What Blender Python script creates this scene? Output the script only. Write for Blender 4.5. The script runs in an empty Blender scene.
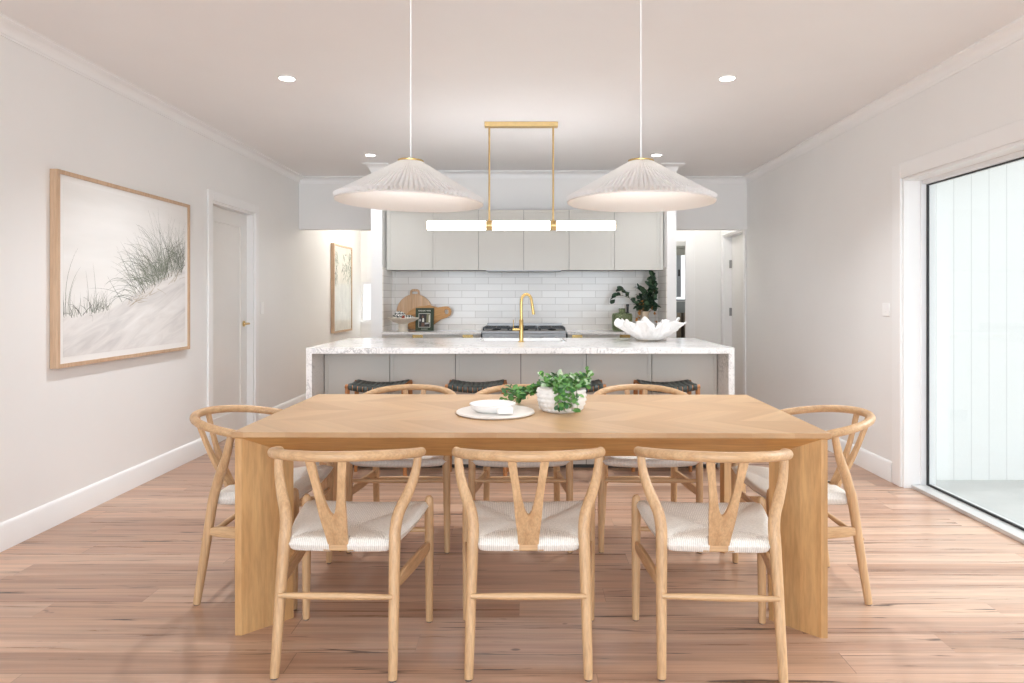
import bpy, math, random
from mathutils import Vector, Matrix

SC = bpy.context.scene
COL = SC.collection
PI = math.pi
R = math.radians

# ------------------------------------------------------------------ helpers
def srgb(r, g, b):
    def f(c):
        c /= 255.0
        return c / 12.92 if c <= 0.04045 else ((c + 0.055) / 1.055) ** 2.4
    return (f(r), f(g), f(b), 1.0)


class MB:
    """collects vertices and faces; build() links them as ONE mesh object"""
    def __init__(self):
        self.v, self.f, self.m, self.uv = [], [], [], {}

    def add(self, vs, fs, mi=0):
        b = len(self.v)
        self.v.extend([tuple(p) for p in vs])
        for q in fs:
            self.f.append(tuple(b + i for i in q))
            self.m.append(mi)
        return b

    def box(self, x0, x1, y0, y1, z0, z1, mi=0):
        vs = [(x, y, z) for z in (z0, z1) for y in (y0, y1) for x in (x0, x1)]
        self.add(vs, [(0, 2, 3, 1), (4, 5, 7, 6), (0, 1, 5, 4), (2, 6, 7, 3), (0, 4, 6, 2), (1, 3, 7, 5)], mi)

    def prism(self, poly, z0, z1, axis='z', mi=0):
        """poly: 2D loop; extruded along axis. axis z: (x,y); y: (x,z); x: (y,z)"""
        def P(a, b, h):
            return {'z': (a, b, h), 'y': (a, h, b), 'x': (h, a, b)}[axis]
        n = len(poly)
        vs = [P(a, b, z0) for a, b in poly] + [P(a, b, z1) for a, b in poly]
        fs = [tuple(range(n))[::-1], tuple(range(n, 2 * n))]
        for i in range(n):
            j = (i + 1) % n
            fs.append((i, j, n + j, n + i))
        self.add(vs, fs, mi)

    def tube(self, pts, rad, n=12, cap=True, mi=0, flat=None, up=None, dome=True):
        """swept tube; rad one number or a list; flat=(su,sv) squashes the section along the frame axes"""
        pts = [Vector(p) for p in pts]
        k = len(pts)
        if not hasattr(rad, '__len__'):
            rad = [rad] * k
        su, sv = flat or (1, 1)
        t = []
        for i in range(k):
            a, b = pts[max(i - 1, 0)], pts[min(i + 1, k - 1)]
            t.append((b - a).normalized())
        u = Vector(up) if up else (Vector((0, 0, 1)) if abs(t[0].z) < .9 else Vector((1, 0, 0)))
        u = (u - t[0] * u.dot(t[0])).normalized()
        vs, fs = [], []
        for i in range(k):
            u = (u - t[i] * u.dot(t[i]))
            u.normalize()
            w = t[i].cross(u)
            for j in range(n):
                a = 2 * PI * j / n
                vs.append(pts[i] + u * (math.cos(a) * rad[i] * su) + w * (math.sin(a) * rad[i] * sv))
        for i in range(k - 1):
            for j in range(n):
                jj = (j + 1) % n
                fs.append((i * n + j, i * n + jj, (i + 1) * n + jj, (i + 1) * n + j))
        if cap:
            fs.append(tuple(range(n))[::-1])
            fs.append(tuple((k - 1) * n + j for j in range(n)))
        self.add(vs, fs, mi)

    def lathe(self, prof, n=32, c=(0, 0, 0), mi=0, close=False):
        """prof: list of (r, z)"""
        vs, fs, k = [], [], len(prof)
        for r, z in prof:
            for j in range(n):
                a = 2 * PI * j / n
                vs.append((c[0] + r * math.cos(a), c[1] + r * math.sin(a), c[2] + z))
        for i in range(k - 1 + (1 if close else 0)):
            i2 = (i + 1) % k
            for j in range(n):
                jj = (j + 1) % n
                fs.append((i * n + j, i * n + jj, i2 * n + jj, i2 * n + j))
        if not close:
            if prof[0][0] > 1e-6:
                fs.append(tuple(range(n))[::-1])
            if prof[-1][0] > 1e-6:
                fs.append(tuple((k - 1) * n + j for j in range(n)))
        self.add(vs, fs, mi)

    def leaf(self, p, d, nrm, L, W, mi=0, bend=0.15, fold=0.12):
        d = Vector(d).normalized()
        nrm = Vector(nrm)
        nrm = nrm - d * nrm.dot(d)
        if nrm.length < 1e-4:
            nrm = d.orthogonal()
        nrm.normalize()
        s = d.cross(nrm)
        p = Vector(p)
        vs = []
        for tt, w in ((0, .06), (.3, .62), (.62, 1.0), (.86, .72), (1.0, .08)):
            c = p + d * (L * tt) - nrm * (bend * L * tt * tt)
            vs += [c + s * (W * w * .5) + nrm * (fold * W * w), c, c - s * (W * w * .5) + nrm * (fold * W * w)]
        fs = []
        for i in range(4):
            a = i * 3
            fs += [(a, a + 1, a + 4, a + 3), (a + 1, a + 2, a + 5, a + 4)]
        self.add(vs, fs, mi)

    def build(self, name, mats, parent=None, loc=None, rot=None, angle=38, bevel=0, seg=2, smooth=True):
        me = bpy.data.meshes.new(name)
        me.from_pydata(self.v, [], self.f)
        me.validate()
        if not isinstance(mats, (list, tuple)):
            mats = [mats]
        for m in mats:
            me.materials.append(m)
        for i, p in enumerate(me.polygons):
            p.material_index = self.m[i]
        import bmesh
        bm = bmesh.new()
        bm.from_mesh(me)
        bmesh.ops.recalc_face_normals(bm, faces=bm.faces[:])
        bm.to_mesh(me)
        bm.free()
        if smooth:
            me.shade_smooth()
            me.set_sharp_from_angle(angle=R(angle))
        o = bpy.data.objects.new(name, me)
        COL.objects.link(o)
        if parent:
            o.parent = parent
        if loc:
            o.location = loc
        if rot:
            o.rotation_euler = rot
        if bevel:
            b = o.modifiers.new('Bevel', 'BEVEL')
            b.width, b.segments, b.limit_method, b.angle_limit = bevel, seg, 'ANGLE', R(40)
        return o


def bx(*boxes):
    m = MB()
    for b in boxes:
        m.box(*b)
    return m


def tb(pts, rad, **k):
    m = MB()
    m.tube(pts, rad, **k)
    return m


def tag(o, label=None, cat=None, group=None, kind=None):
    if label: o['label'] = label
    if cat: o['category'] = cat
    if group: o['group'] = group
    if kind: o['kind'] = kind
    return o


def thing(name, label, cat, loc=(0, 0, 0), rz=0, group=None):
    o = bpy.data.objects.new(name, None)
    o.empty_display_size = .1
    COL.objects.link(o)
    o.location = loc
    o.rotation_euler = (0, 0, rz)
    return tag(o, label, cat, group)


def struct(o, label, cat):
    return tag(o, label, cat, None, 'structure')


def copy_tree(o, parent=None):
    c = o.copy()
    COL.objects.link(c)
    if parent:
        c.parent = parent
    for ch in list(o.children):
        copy_tree(ch, c)
    return c


def catmull(P, m=6):
    P = [Vector(p) for p in P]
    Q = [P[0] * 2 - P[1]] + P + [P[-1] * 2 - P[-2]]
    out = []
    for i in range(1, len(Q) - 2):
        a, b, c, d = Q[i - 1:i + 3]
        for j in range(m):
            t = j / m
            out.append(.5 * (2 * b + (c - a) * t + (2 * a - 5 * b + 4 * c - d) * t * t + (3 * b - a - 3 * c + d) * t ** 3))
    out.append(P[-1])
    return out


def interp(xs, ys, x):
    for i in range(len(xs) - 1):
        if x <= xs[i + 1]:
            t = (x - xs[i]) / (xs[i + 1] - xs[i])
            t = max(0, t)
            return ys[i] + (ys[i + 1] - ys[i]) * t
    return ys[-1]


def flat_shape(name, loops, thick, mat, parent=None, bevel=.002):
    """a flat board with holes: 2D loops in x,z filled and extruded along y"""
    cu = bpy.data.curves.new(name, 'CURVE')
    cu.dimensions, cu.fill_mode, cu.extrude, cu.bevel_depth = '2D', 'BOTH', thick / 2 - bevel, bevel
    for lp in loops:
        s = cu.splines.new('POLY')
        s.points.add(len(lp) - 1)
        for q, (a, b) in zip(s.points, lp):
            q.co = (a, b, 0, 1)
        s.use_cyclic_u = True
    tmp = bpy.data.objects.new(name + '_tmp', cu)
    COL.objects.link(tmp)
    dg = bpy.context.evaluated_depsgraph_get()
    dg.update()
    me = bpy.data.meshes.new_from_object(tmp.evaluated_get(dg))
    bpy.data.objects.remove(tmp)
    bpy.data.curves.remove(cu)
    me.transform(Matrix.Rotation(R(90), 4, 'X'))
    me.materials.clear()
    me.materials.append(mat)
    me.name = name
    o = bpy.data.objects.new(name, me)
    COL.objects.link(o)
    if parent: o.parent = parent
    return o


# ---------------------------------------------------------------- materials
class NT:
    def __init__(self, name):
        self.mat = bpy.data.materials.new(name)
        self.mat.use_nodes = True
        self.t = self.mat.node_tree
        self.bsdf = self.t.nodes['Principled BSDF']
        self.out = self.t.nodes['Material Output']

    def n(self, typ, ins=None, **props):
        nd = self.t.nodes.new(typ)
        for k, v in props.items():
            setattr(nd, k, v)
        for k, v in (ins or {}).items():
            s = nd.inputs[k]
            if isinstance(v, bpy.types.NodeSocket):
                self.t.links.new(v, s)
            else:
                s.default_value = v
        return nd

    def math(self, op, a, b=None, c=None):
        ins = {0: a}
        if b is not None: ins[1] = b
        if c is not None: ins[2] = c
        return self.n('ShaderNodeMath', ins, operation=op).outputs[0]

    def xyz(self, kind='Object'):
        tc = self.n('ShaderNodeTexCoord')
        s = self.n('ShaderNodeSeparateXYZ', {0: tc.outputs[kind]})
        return s.outputs[0], s.outputs[1], s.outputs[2]

    def vec(self, x=0.0, y=0.0, z=0.0):
        return self.n('ShaderNodeCombineXYZ', {0: x, 1: y, 2: z}).outputs[0]

    def noise(self, vec, scale=1.0, detail=4.0, rough=.55, dist=0.0):
        return self.n('ShaderNodeTexNoise', {'Vector': vec, 'Scale': scale, 'Detail': detail, 'Roughness': rough, 'Distortion': dist}).outputs[0]

    def ramp(self, fac, stops, interp='LINEAR'):
        r = self.n('ShaderNodeValToRGB', {0: fac})
        cr = r.color_ramp
        cr.interpolation = interp
        while len(cr.elements) < len(stops):
            cr.elements.new(.5)
        for e, (p, c) in zip(cr.elements, stops):
            e.position = p
            e.color = c if hasattr(c, '__len__') else (c, c, c, 1)
        return r.outputs[0]

    def mix(self, fac, a, b, mode='MIX'):
        m = self.n('ShaderNodeMix', None, data_type='RGBA', blend_type=mode)
        for k, v in ((0, fac), (6, a), (7, b)):
            s = m.inputs[k]
            if isinstance(v, bpy.types.NodeSocket):
                self.t.links.new(v, s)
            else:
                s.default_value = v
        return m.outputs[2]

    def bump(self, h, strength=.3, dist=.01):
        b = self.n('ShaderNodeBump', {'Strength': strength, 'Distance': dist, 'Height': h})
        self.t.links.new(b.outputs[0], self.bsdf.inputs['Normal'])

    def set(self, **k):
        for key, v in k.items():
            s = self.bsdf.inputs[{'color': 'Base Color', 'rough': 'Roughness', 'metal': 'Metallic', 'spec': 'Specular IOR Level', 'coat': 'Coat Weight',
                                  'sub': 'Subsurface Weight', 'trans': 'Transmission Weight', 'emit': 'Emission Color', 'estr': 'Emission Strength', 'ior': 'IOR'}[key]]
            if isinstance(v, bpy.types.NodeSocket):
                self.t.links.new(v, s)
            else:
                s.default_value = v
        return self.mat


def plain(name, col, rough=.5, metal=0, var=.03, nscale=6, bump=0, bscale=80, spec=.5):
    t = NT(name)
    x, y, z = t.xyz()
    v = t.vec(x, y, z)
    f = t.noise(v, nscale, 3)
    lo = tuple(c * (1 - var) for c in col[:3]) + (1,)
    hi = tuple(min(1, c * (1 + var)) for c in col[:3]) + (1,)
    if bump:
        t.bump(t.noise(v, bscale, 3), bump, .002)
    return t.set(color=t.ramp(f, [(.3, lo), (.7, hi)]), rough=rough, metal=metal, spec=spec)


def oak(name, axis, c1, c2, rough=.42, along=1.6, across=26.0, fine=1.0, staves=0):
    t = NT(name)
    x, y, z = t.xyz()
    sc = {'x': (along, across, across), 'y': (across, along, across), 'z': (across, across, along)}[axis]
    a, b, c = (t.math('MULTIPLY', q, s) for q, s in zip((x, y, z), sc))
    v = t.vec(a, b, c)
    f1 = t.noise(v, 1.0, 5, .6, .6)
    qa, qb, qc = (t.math('MULTIPLY', q, s * 5.5) for q, s in zip((x, y, z), sc))
    f2 = t.noise(t.vec(qa, qb, qc), 1.0, 3, .6)
    col = t.ramp(f1, [(.28, c1), (.72, c2)])
    dark = t.ramp(f2, [(.36, .70), (.6, 1.0)])
    col = t.mix(.55 * fine, col, dark, 'MULTIPLY')
    t.bump(f2, .06, .002)
    if staves:
        w_ = t.n('ShaderNodeTexWhiteNoise', {'W': t.math('FLOOR', t.math('DIVIDE', t.math('ADD', x, t.math('MULTIPLY', y, .35)), staves))}, noise_dimensions='1D').outputs[0]
        col = t.mix(.8, col, t.ramp(w_, [(0, .84), (1, 1.04)]), 'MULTIPLY')
    return t.set(color=col, rough=rough)


M = {}
M['wall'] = plain('wall_paint', (.85, .843, .825, 1), .55, var=.01, nscale=2, bump=.03, bscale=220)
M['ceiling'] = plain('ceiling_paint', (.86, .852, .845, 1), .7, var=.01, nscale=2, bump=.02, bscale=200)
M['trim'] = plain('trim_enamel', (.87, .866, .855, 1), .35, var=.008, nscale=2)
M['white'] = plain('white_enamel', (.86, .86, .85, 1), .3, var=.01)
M['plastic'] = plain('white_plastic', (.93, .93, .92, 1), .3, var=.01)
M['cabinet'] = plain('greige_lacquer', srgb(201, 198, 190), .38, var=.012, nscale=2)
M['cabinet_dark'] = plain('cabinet_gap', srgb(70, 68, 64), .6)
M['brass'] = plain('brushed_brass', (.62, .43, .17, 1), .27, 1, var=.06, nscale=40)
M['brass_soft'] = plain('satin_brass', (.66, .47, .22, 1), .4, 1, var=.05, nscale=30)
M['steel'] = plain('stainless_steel', (.34, .335, .33, 1), .42, 1, var=.05, nscale=30)
M['black'] = plain('black_enamel', (.012, .012, .013, 1), .35)
M['gasket'] = plain('black_gasket', (.02, .02, .021, 1), .5)
M['alu'] = plain('white_aluminium', (.82, .82, .82, 1), .35, var=.01)
M['track'] = plain('silver_track', srgb(205, 203, 200), .35, .3, var=.02)
M['alu_grey'] = plain('grey_aluminium', srgb(150, 155, 160), .4, 0, var=.03)
M['ceramic'] = plain('white_ceramic', (.83, .82, .80, 1), .35, var=.02, bump=.1, bscale=60)
M['ruffle'] = plain('matt_white_ceramic', (.84, .82, .80, 1), .5, var=.02, bump=.12, bscale=50)
M['beige'] = plain('beige_stoneware', srgb(206, 186, 160), .6, var=.05, nscale=30, bump=.1)
M['sand_bowl'] = plain('sand_stoneware', srgb(214, 205, 190), .6, var=.05, nscale=25, bump=.15)
M['glide'] = plain('dark_glide', srgb(70, 66, 66), .6)
M['stem'] = plain('brown_stem', srgb(92, 86, 52), .7)
M['green_a'] = plain('leaf_green', srgb(98, 146, 72), .42, var=.35, nscale=25)
M['green_b'] = plain('leaf_deep_green', srgb(58, 108, 58), .4, var=.35, nscale=25)
M['green_c'] = plain('leaf_silver_green', srgb(186, 208, 172), .5, var=.2, nscale=25)
M['euca_a'] = plain('eucalyptus_green', srgb(34, 58, 38), .5, var=.35, nscale=20)
M['euca_b'] = plain('eucalyptus_pale', srgb(74, 98, 70), .5, var=.3, nscale=20)
M['copper'] = plain('copper_leaf', srgb(176, 122, 62), .45, var=.3, nscale=20)
M['soil'] = plain('dark_soil', srgb(50, 40, 32), .9)
M['book'] = plain('dark_green_cloth', srgb(44, 56, 34), .55, var=.06)
M['paper'] = plain('paper_pages', srgb(228, 222, 208), .8)
M['ink_white'] = plain('white_print', srgb(225, 222, 208), .6)
M['ink_dark'] = plain('dark_print', srgb(38, 33, 28), .5)
M['ink_brown'] = plain('brown_print', srgb(104, 72, 52), .5)
M['ink_olive'] = plain('olive_print', srgb(120, 116, 84), .5)
M['ink_grey'] = plain('grey_print', srgb(168, 166, 166), .5)
M['rust'] = plain('rust_red_cloth', srgb(150, 62, 38), .8)
M['leather'] = None
M['soap'] = plain('chrome_button', (.6, .6, .6, 1), .2, 1)
M['taupe'] = plain('taupe_cloth', srgb(150, 138, 122), .85, var=.08, nscale=12)
M['dark_cloth'] = plain('charcoal_brown_cloth', srgb(80, 72, 64), .9)
M['blind'] = plain('grey_blind_fabric', srgb(150, 150, 142), .8)
M['grey_stone'] = plain('grey_benchtop', srgb(150, 154, 154), .4)
M['doorleaf'] = plain('door_enamel', srgb(232, 230, 226), .35, var=.01)

# woods
M['ash_x'] = oak('pale_ash_x', 'x', srgb(186, 146, 104), srgb(212, 176, 134), across=34)
M['ash_y'] = oak('pale_ash_y', 'y', srgb(186, 146, 104), srgb(212, 176, 134), across=34)
M['ash_z'] = oak('pale_ash_z', 'z', srgb(186, 146, 104), srgb(212, 176, 134), across=34)
M['oak_leg'] = oak('table_oak_z', 'z', srgb(184, 138, 88), srgb(206, 164, 112), across=14, staves=.045)
M['oak_x'] = oak('table_oak_x', 'x', srgb(184, 132, 74), srgb(206, 158, 100), across=20)
M['frame_oak'] = oak('frame_oak', 'z', srgb(194, 160, 128), srgb(212, 182, 152), across=40)
M['teak'] = oak('warm_teak', 'z', srgb(156, 100, 56), srgb(190, 130, 78), across=30)
M['board_a'] = oak('acacia_board', 'z', srgb(196, 150, 108), srgb(232, 198, 160), across=22, along=1.0)
M['board_b'] = oak('honey_board', 'x', srgb(178, 124, 68), srgb(212, 164, 104), across=30, along=2.5)


def make_floor_mat():
    t = NT('hardwood_floor')
    x, y, z = t.xyz()
    W, L = .133, 1.9
    yr = t.math('DIVIDE', y, W)
    row = t.math('FLOOR', yr)
    wr = t.n('ShaderNodeTexWhiteNoise', {'W': row}, noise_dimensions='1D').outputs[0]
    xo = t.math('ADD', t.math('DIVIDE', x, L), t.math('MULTIPLY', wr, 9.0))
    col = t.math('FLOOR', xo)
    wn = t.n('ShaderNodeTexWhiteNoise', {'Vector': t.vec(row, col, 0.0)}, noise_dimensions='3D').outputs[0]
    base = t.ramp(wn, [(0.0, srgb(178, 142, 118)), (.25, srgb(198, 163, 139)), (.5, srgb(186, 149, 126)), (.75, srgb(208, 177, 154)), (1.0, srgb(190, 151, 124))])
    off = t.math('MULTIPLY', wn, 37.0)
    g1 = t.noise(t.vec(t.math('ADD', t.math('MULTIPLY', x, 1.1), off), t.math('MULTIPLY', y, 30.0), off), 1.0, 6, .62, .5)
    g2 = t.noise(t.vec(t.math('ADD', t.math('MULTIPLY', x, 2.5), off), t.math('MULTIPLY', y, 130.0), off), 1.0, 3, .6)
    c = t.mix(.9, base, t.ramp(g1, [(.22, .42), (.40, .80), (.54, 1.0), (.78, 1.2)]), 'MULTIPLY')
    g3 = t.noise(t.vec(t.math('ADD', t.math('MULTIPLY', x, .35), off), t.math('MULTIPLY', y, 9.0), off), 1.0, 3, .5, .4)
    c = t.mix(.6, c, t.ramp(g3, [(.3, srgb(200, 176, 162)), (.5, srgb(250, 246, 242)), (.7, srgb(255, 240, 226))]), 'MULTIPLY')
    c = t.mix(.5, c, t.ramp(g2, [(.3, .70), (.65, 1.06)]), 'MULTIPLY')
    # gum veins: short dark streaks along the boards
    gv = t.noise(t.vec(t.math('ADD', t.math('MULTIPLY', x, 1.7), off), t.math('MULTIPLY', y, 38.0), t.math('MULTIPLY', off, 1.7)), 1.0, 4, .55, .8)
    vein = t.ramp(gv, [(.635, 0.0), (.68, 1.0)])
    c = t.mix(t.math('MULTIPLY', vein, .85), c, srgb(62, 44, 36))
    kn = t.noise(t.vec(t.math('MULTIPLY', x, 5.0), t.math('MULTIPLY', y, 16.0), 4.0), 1.0, 2, .5, .3)
    knot = t.ramp(kn, [(.735, 0.0), (.77, 1.0)])
    c = t.mix(t.math('MULTIPLY', knot, .75), c, srgb(58, 40, 34))
    fy = t.math('FRACT', yr)
    dy = t.math('MULTIPLY', t.math('MINIMUM', fy, t.math('SUBTRACT', 1.0, fy)), W)
    fx = t.math('FRACT', xo)
    dx = t.math('MULTIPLY', t.math('MINIMUM', fx, t.math('SUBTRACT', 1.0, fx)), L)
    sy = t.math('LESS_THAN', dy, .0014)
    sx = t.math('LESS_THAN', dx, .0012)
    seam = t.math('MAXIMUM', sy, sx)
    rowseam = t.math('MULTIPLY', seam, t.math('ADD', .15, t.math('MULTIPLY', wr, .6)))
    c = t.mix(rowseam, c, srgb(66, 46, 38))
    t.bump(t.math('SUBTRACT', t.math('MULTIPLY', g2, .15), seam), .12, .002)
    return t.set(color=c, rough=t.ramp(g1, [(.3, .26), (.7, .36)]), spec=.75)


def make_table_top_mat():
    t = NT('table_chevron_oak')
    x, y, z = t.xyz()
    k = t.math('FLOOR', t.math('DIVIDE', t.math('ADD', y, .5), .25))
    par = t.math('MODULO', k, 2.0)
    s = t.math('SUBTRACT', t.math('MULTIPLY', par, 2.0), 1.0)
    ys = t.math('MULTIPLY', y, s)
    a = t.math('MULTIPLY', t.math('ADD', x, ys), .707)
    b = t.math('MULTIPLY', t.math('SUBTRACT', ys, x), .707)
    cell = t.math('FLOOR', t.math('DIVIDE', b, .11))
    wn = t.n('ShaderNodeTexWhiteNoise', {'Vector': t.vec(cell, k, 0.0)}, noise_dimensions='3D').outputs[0]
    off = t.math('MULTIPLY', wn, 20.0)
    g = t.noise(t.vec(t.math('ADD', t.math('MULTIPLY', a, 1.5), off), t.math('MULTIPLY', b, 24.0), off), 1.0, 5, .6, .5)
    base = t.ramp(wn, [(0.0, srgb(186, 148, 106)), (.5, srgb(196, 159, 117)), (1.0, srgb(204, 170, 129))])
    c = t.mix(.6, base, t.ramp(g, [(.25, .82), (.7, 1.06)]), 'MULTIPLY')
    fb = t.math('FRACT', t.math('DIVIDE', t.math('ADD', y, .5), .25))
    ln = t.math('LESS_THAN', t.math('MINIMUM', fb, t.math('SUBTRACT', 1.0, fb)), .005)
    c = t.mix(t.math('MULTIPLY', ln, .35), c, srgb(150, 105, 62))
    return t.set(color=c, rough=.36)


def make_tile_mat():
    t = NT('white_subway_tile')
    x, y, z = t.xyz('Object')
    u = t.math('ADD', x, y)
    br = t.n('ShaderNodeTexBrick', {'Vector': t.vec(u, z, 0.0), 'Color1': srgb(226, 220, 212), 'Color2': srgb(237, 232, 225), 'Mortar': srgb(192, 184, 173),
                                    'Scale': 1.0, 'Mortar Size': .0022, 'Mortar Smooth': .2, 'Bias': 0.0, 'Brick Width': .29, 'Row Height': .0735}, offset=.5, offset_frequency=2)
    n = t.noise(t.vec(t.math('MULTIPLY', u, 7.0), t.math('MULTIPLY', z, 18.0), 0.0), 1.0, 2)
    h = t.math('ADD', t.math('MULTIPLY', br.outputs[1], -1.0), t.math('MULTIPLY', n, .35))
    t.bump(h, .22, .004)
    return t.set(color=br.outputs[0], rough=.16)


def make_quartz():
    t = NT('white_veined_quartz')
    x, y, z = t.xyz()
    v = t.vec(x, y, z)
    w = t.noise(v, 5.0, 5, .65, 1.6)
    d = t.math('ABSOLUTE', t.math('SUBTRACT', w, .5))
    vein = t.ramp(d, [(0.0, 1.0), (.035, 0.0)])
    patch = t.ramp(t.noise(v, 3.0, 3), [(.45, 0.0), (.65, 1.0)])
    sp = t.ramp(t.noise(v, 85.0, 3), [(.56, 0.0), (.70, 1.0)])
    c = t.mix(t.math('MULTIPLY', t.math('MULTIPLY', vein, patch), .75), srgb(234, 232, 229), srgb(150, 148, 148))
    c = t.mix(t.math('MULTIPLY', sp, .5), c, srgb(165, 162, 160))
    return t.set(color=c, rough=.14)


def make_cord_mat():
    """paper cord: the UV's u runs across the cords"""
    t = NT('woven_paper_cord')
    uv = t.n('ShaderNodeUVMap').outputs[0]
    s = t.n('ShaderNodeSeparateXYZ', {0: uv})
    u, v = s.outputs[0], s.outputs[1]
    wob = t.noise(t.vec(t.math('MULTIPLY', u, 60.0), t.math('MULTIPLY', v, 25.0), 0.0), 1.0, 2)
    ph = t.math('ADD', t.math('MULTIPLY', u, 2 * PI / .0068), t.math('MULTIPLY', wob, 2.0))
    st = t.math('ABSOLUTE', t.math('SINE', t.math('MULTIPLY', ph, .5)))
    n = t.noise(t.vec(t.math('MULTIPLY', u, 240.0), t.math('MULTIPLY', v, 90.0), 0.0), 1.0, 3)
    col = t.mix(.8, srgb(236, 231, 222), t.ramp(st, [(0.0, .45), (.4, 1.0)]), 'MULTIPLY')
    col = t.mix(.5, col, t.ramp(n, [(.3, .8), (.65, 1.1)]), 'MULTIPLY')
    t.bump(t.math('ADD', st, t.math('MULTIPLY', n, .5)), .55, .003)
    return t.set(color=col, rough=.8, spec=.2)


def make_leather():
    t = NT('woven_dark_green_leather')
    x, y, z = t.xyz()
    a = t.math('FRACT', t.math('DIVIDE', x, .05))
    k = t.math('FLOOR', t.math('DIVIDE', x, .025))
    r = t.math('FLOOR', t.math('DIVIDE', y, .025))
    chk = t.math('ABSOLUTE', t.math('MODULO', t.math('ADD', k, r), 2.0))
    fx = t.math('ABSOLUTE', t.math('SUBTRACT', t.math('FRACT', t.math('DIVIDE', x, .025)), .5))
    fy = t.math('ABSOLUTE', t.math('SUBTRACT', t.math('FRACT', t.math('DIVIDE', y, .025)), .5))
    e = t.math('MAXIMUM', t.math('POWER', t.math('MULTIPLY', fx, 2.0), 6.0), t.math('POWER', t.math('MULTIPLY', fy, 2.0), 6.0))
    col = t.mix(chk, srgb(54, 60, 56), srgb(68, 74, 70))
    col = t.mix(t.math('MULTIPLY', e, .5), col, srgb(28, 30, 28))
    t.bump(t.math('SUBTRACT', t.math('MULTIPLY', chk, .5), e), .4, .003)
    return t.set(color=col, rough=.5)


def make_glass():
    t = NT('window_glass')
    tr = t.n('ShaderNodeBsdfTransparent', {'Color': (.97, .985, .98, 1)})
    gl = t.n('ShaderNodeBsdfGlossy', {'Color': (1, 1, 1, 1), 'Roughness': .01})
    lw = t.n('ShaderNodeLayerWeight', {'Blend': .5})
    fr = t.math('ADD', .02, t.math('MULTIPLY', t.math('POWER', lw.outputs['Facing'], 5.0), .45))
    mx = t.n('ShaderNodeMixShader', {0: fr, 1: tr.outputs[0], 2: gl.outputs[0]})
    t.t.links.new(mx.outputs[0], t.out.inputs[0])
    return t.mat


def make_green_glass():
    t = NT('olive_green_glass')
    tr = t.n('ShaderNodeBsdfTransparent', {'Color': srgb(204, 212, 184)})
    gl = t.n('ShaderNodeBsdfGlossy', {'Color': (.9, 1, .9, 1), 'Roughness': .04})
    df = t.n('ShaderNodeBsdfDiffuse', {'Color': srgb(142, 152, 112)})
    lw = t.n('ShaderNodeLayerWeight', {'Blend': .5})
    fr = t.math('ADD', .04, t.math('MULTIPLY', t.math('POWER', lw.outputs['Facing'], 4.0), .6))
    m0 = t.n('ShaderNodeMixShader', {0: .45, 1: tr.outputs[0], 2: df.outputs[0]})
    mx = t.n('ShaderNodeMixShader', {0: fr, 1: m0.outputs[0], 2: gl.outputs[0]})
    t.t.links.new(mx.outputs[0], t.out.inputs[0])
    return t.mat


def make_emit(name, col, strength):
    t = NT(name)
    return t.set(color=(.9, .9, .9, 1), emit=col, estr=strength)


def make_shade_mat(name='pleated_white_fabric', thru=.45):
    t = NT(name)
    df = t.n('ShaderNodeBsdfDiffuse', {'Color': (.90, .895, .89, 1)})
    tl = t.n('ShaderNodeBsdfTranslucent', {'Color': (.90, .885, .87, 1)})
    mx = t.n('ShaderNodeMixShader', {0: thru, 1: df.outputs[0], 2: tl.outputs[0]})
    t.t.links.new(mx.outputs[0], t.out.inputs[0])
    return t.mat


def make_cladding():
    t = NT('white_vertical_cladding')
    x, y, z = t.xyz()
    f = t.math('FRACT', t.math('DIVIDE', x, .1235))
    d = t.math('LESS_THAN', f, .05)
    col = t.mix(t.math('MULTIPLY', d, .45), (.82, .82, .80, 1), (.50, .50, .49, 1))
    t.bump(t.math('MULTIPLY', d, -1.0), .5, .004)
    return t.set(color=col, rough=.5)


def make_print_mat():
    """dune photograph: pale sky over a wind-rippled pale dune; object y runs along the picture, z up"""
    t = NT('dune_print')
    x, y, z = t.xyz()
    u = t.math('DIVIDE', y, 1.331)
    v = t.math('DIVIDE', z, 1.0)
    edge = t.n('ShaderNodeFloatCurve', {'Value': u})
    cv = edge.mapping.curves[0]
    for i, (px, py) in enumerate(((0, .22), (1, .53))):
        cv.points[i].location = (px, py)
    for px, py in ((.2, .24), (.38, .28), (.52, .36), (.72, .46), (.86, .52)):
        cv.points.new(px, py)
    edge.mapping.update()
    wob = t.math('MULTIPLY', t.math('SUBTRACT', t.noise(t.vec(t.math('MULTIPLY', u, 7.0), t.math('MULTIPLY', v, 3.0), 0.0), 1.0, 4), .5), .05)
    dd = t.math('SUBTRACT', t.math('ADD', edge.outputs[0], wob), v)
    dune = t.n('ShaderNodeMapRange', {0: dd, 1: -.012, 2: .012}).outputs[0]
    rip = t.noise(t.vec(t.math('ADD', t.math('MULTIPLY', u, 4.0), t.math('MULTIPLY', v, -3.0)), t.math('ADD', t.math('MULTIPLY', v, 11.0), t.math('MULTIPLY', u, -4.0)), 0.0), 1.0, 5, .6, .8)
    dcol = t.ramp(rip, [(.30, srgb(206, 204, 202)), (.55, srgb(230, 228, 225)), (.75, srgb(240, 239, 237))])
    sky = t.ramp(t.noise(t.vec(t.math('MULTIPLY', u, 1.5), t.math('MULTIPLY', v, 6.0), 3.0), 1.0, 3), [(.3, srgb(232, 231, 227)), (.7, srgb(241, 240, 237))])
    c = t.mix(dune, sky, dcol)
    return t.set(color=c, rough=.55, spec=.2)


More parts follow.
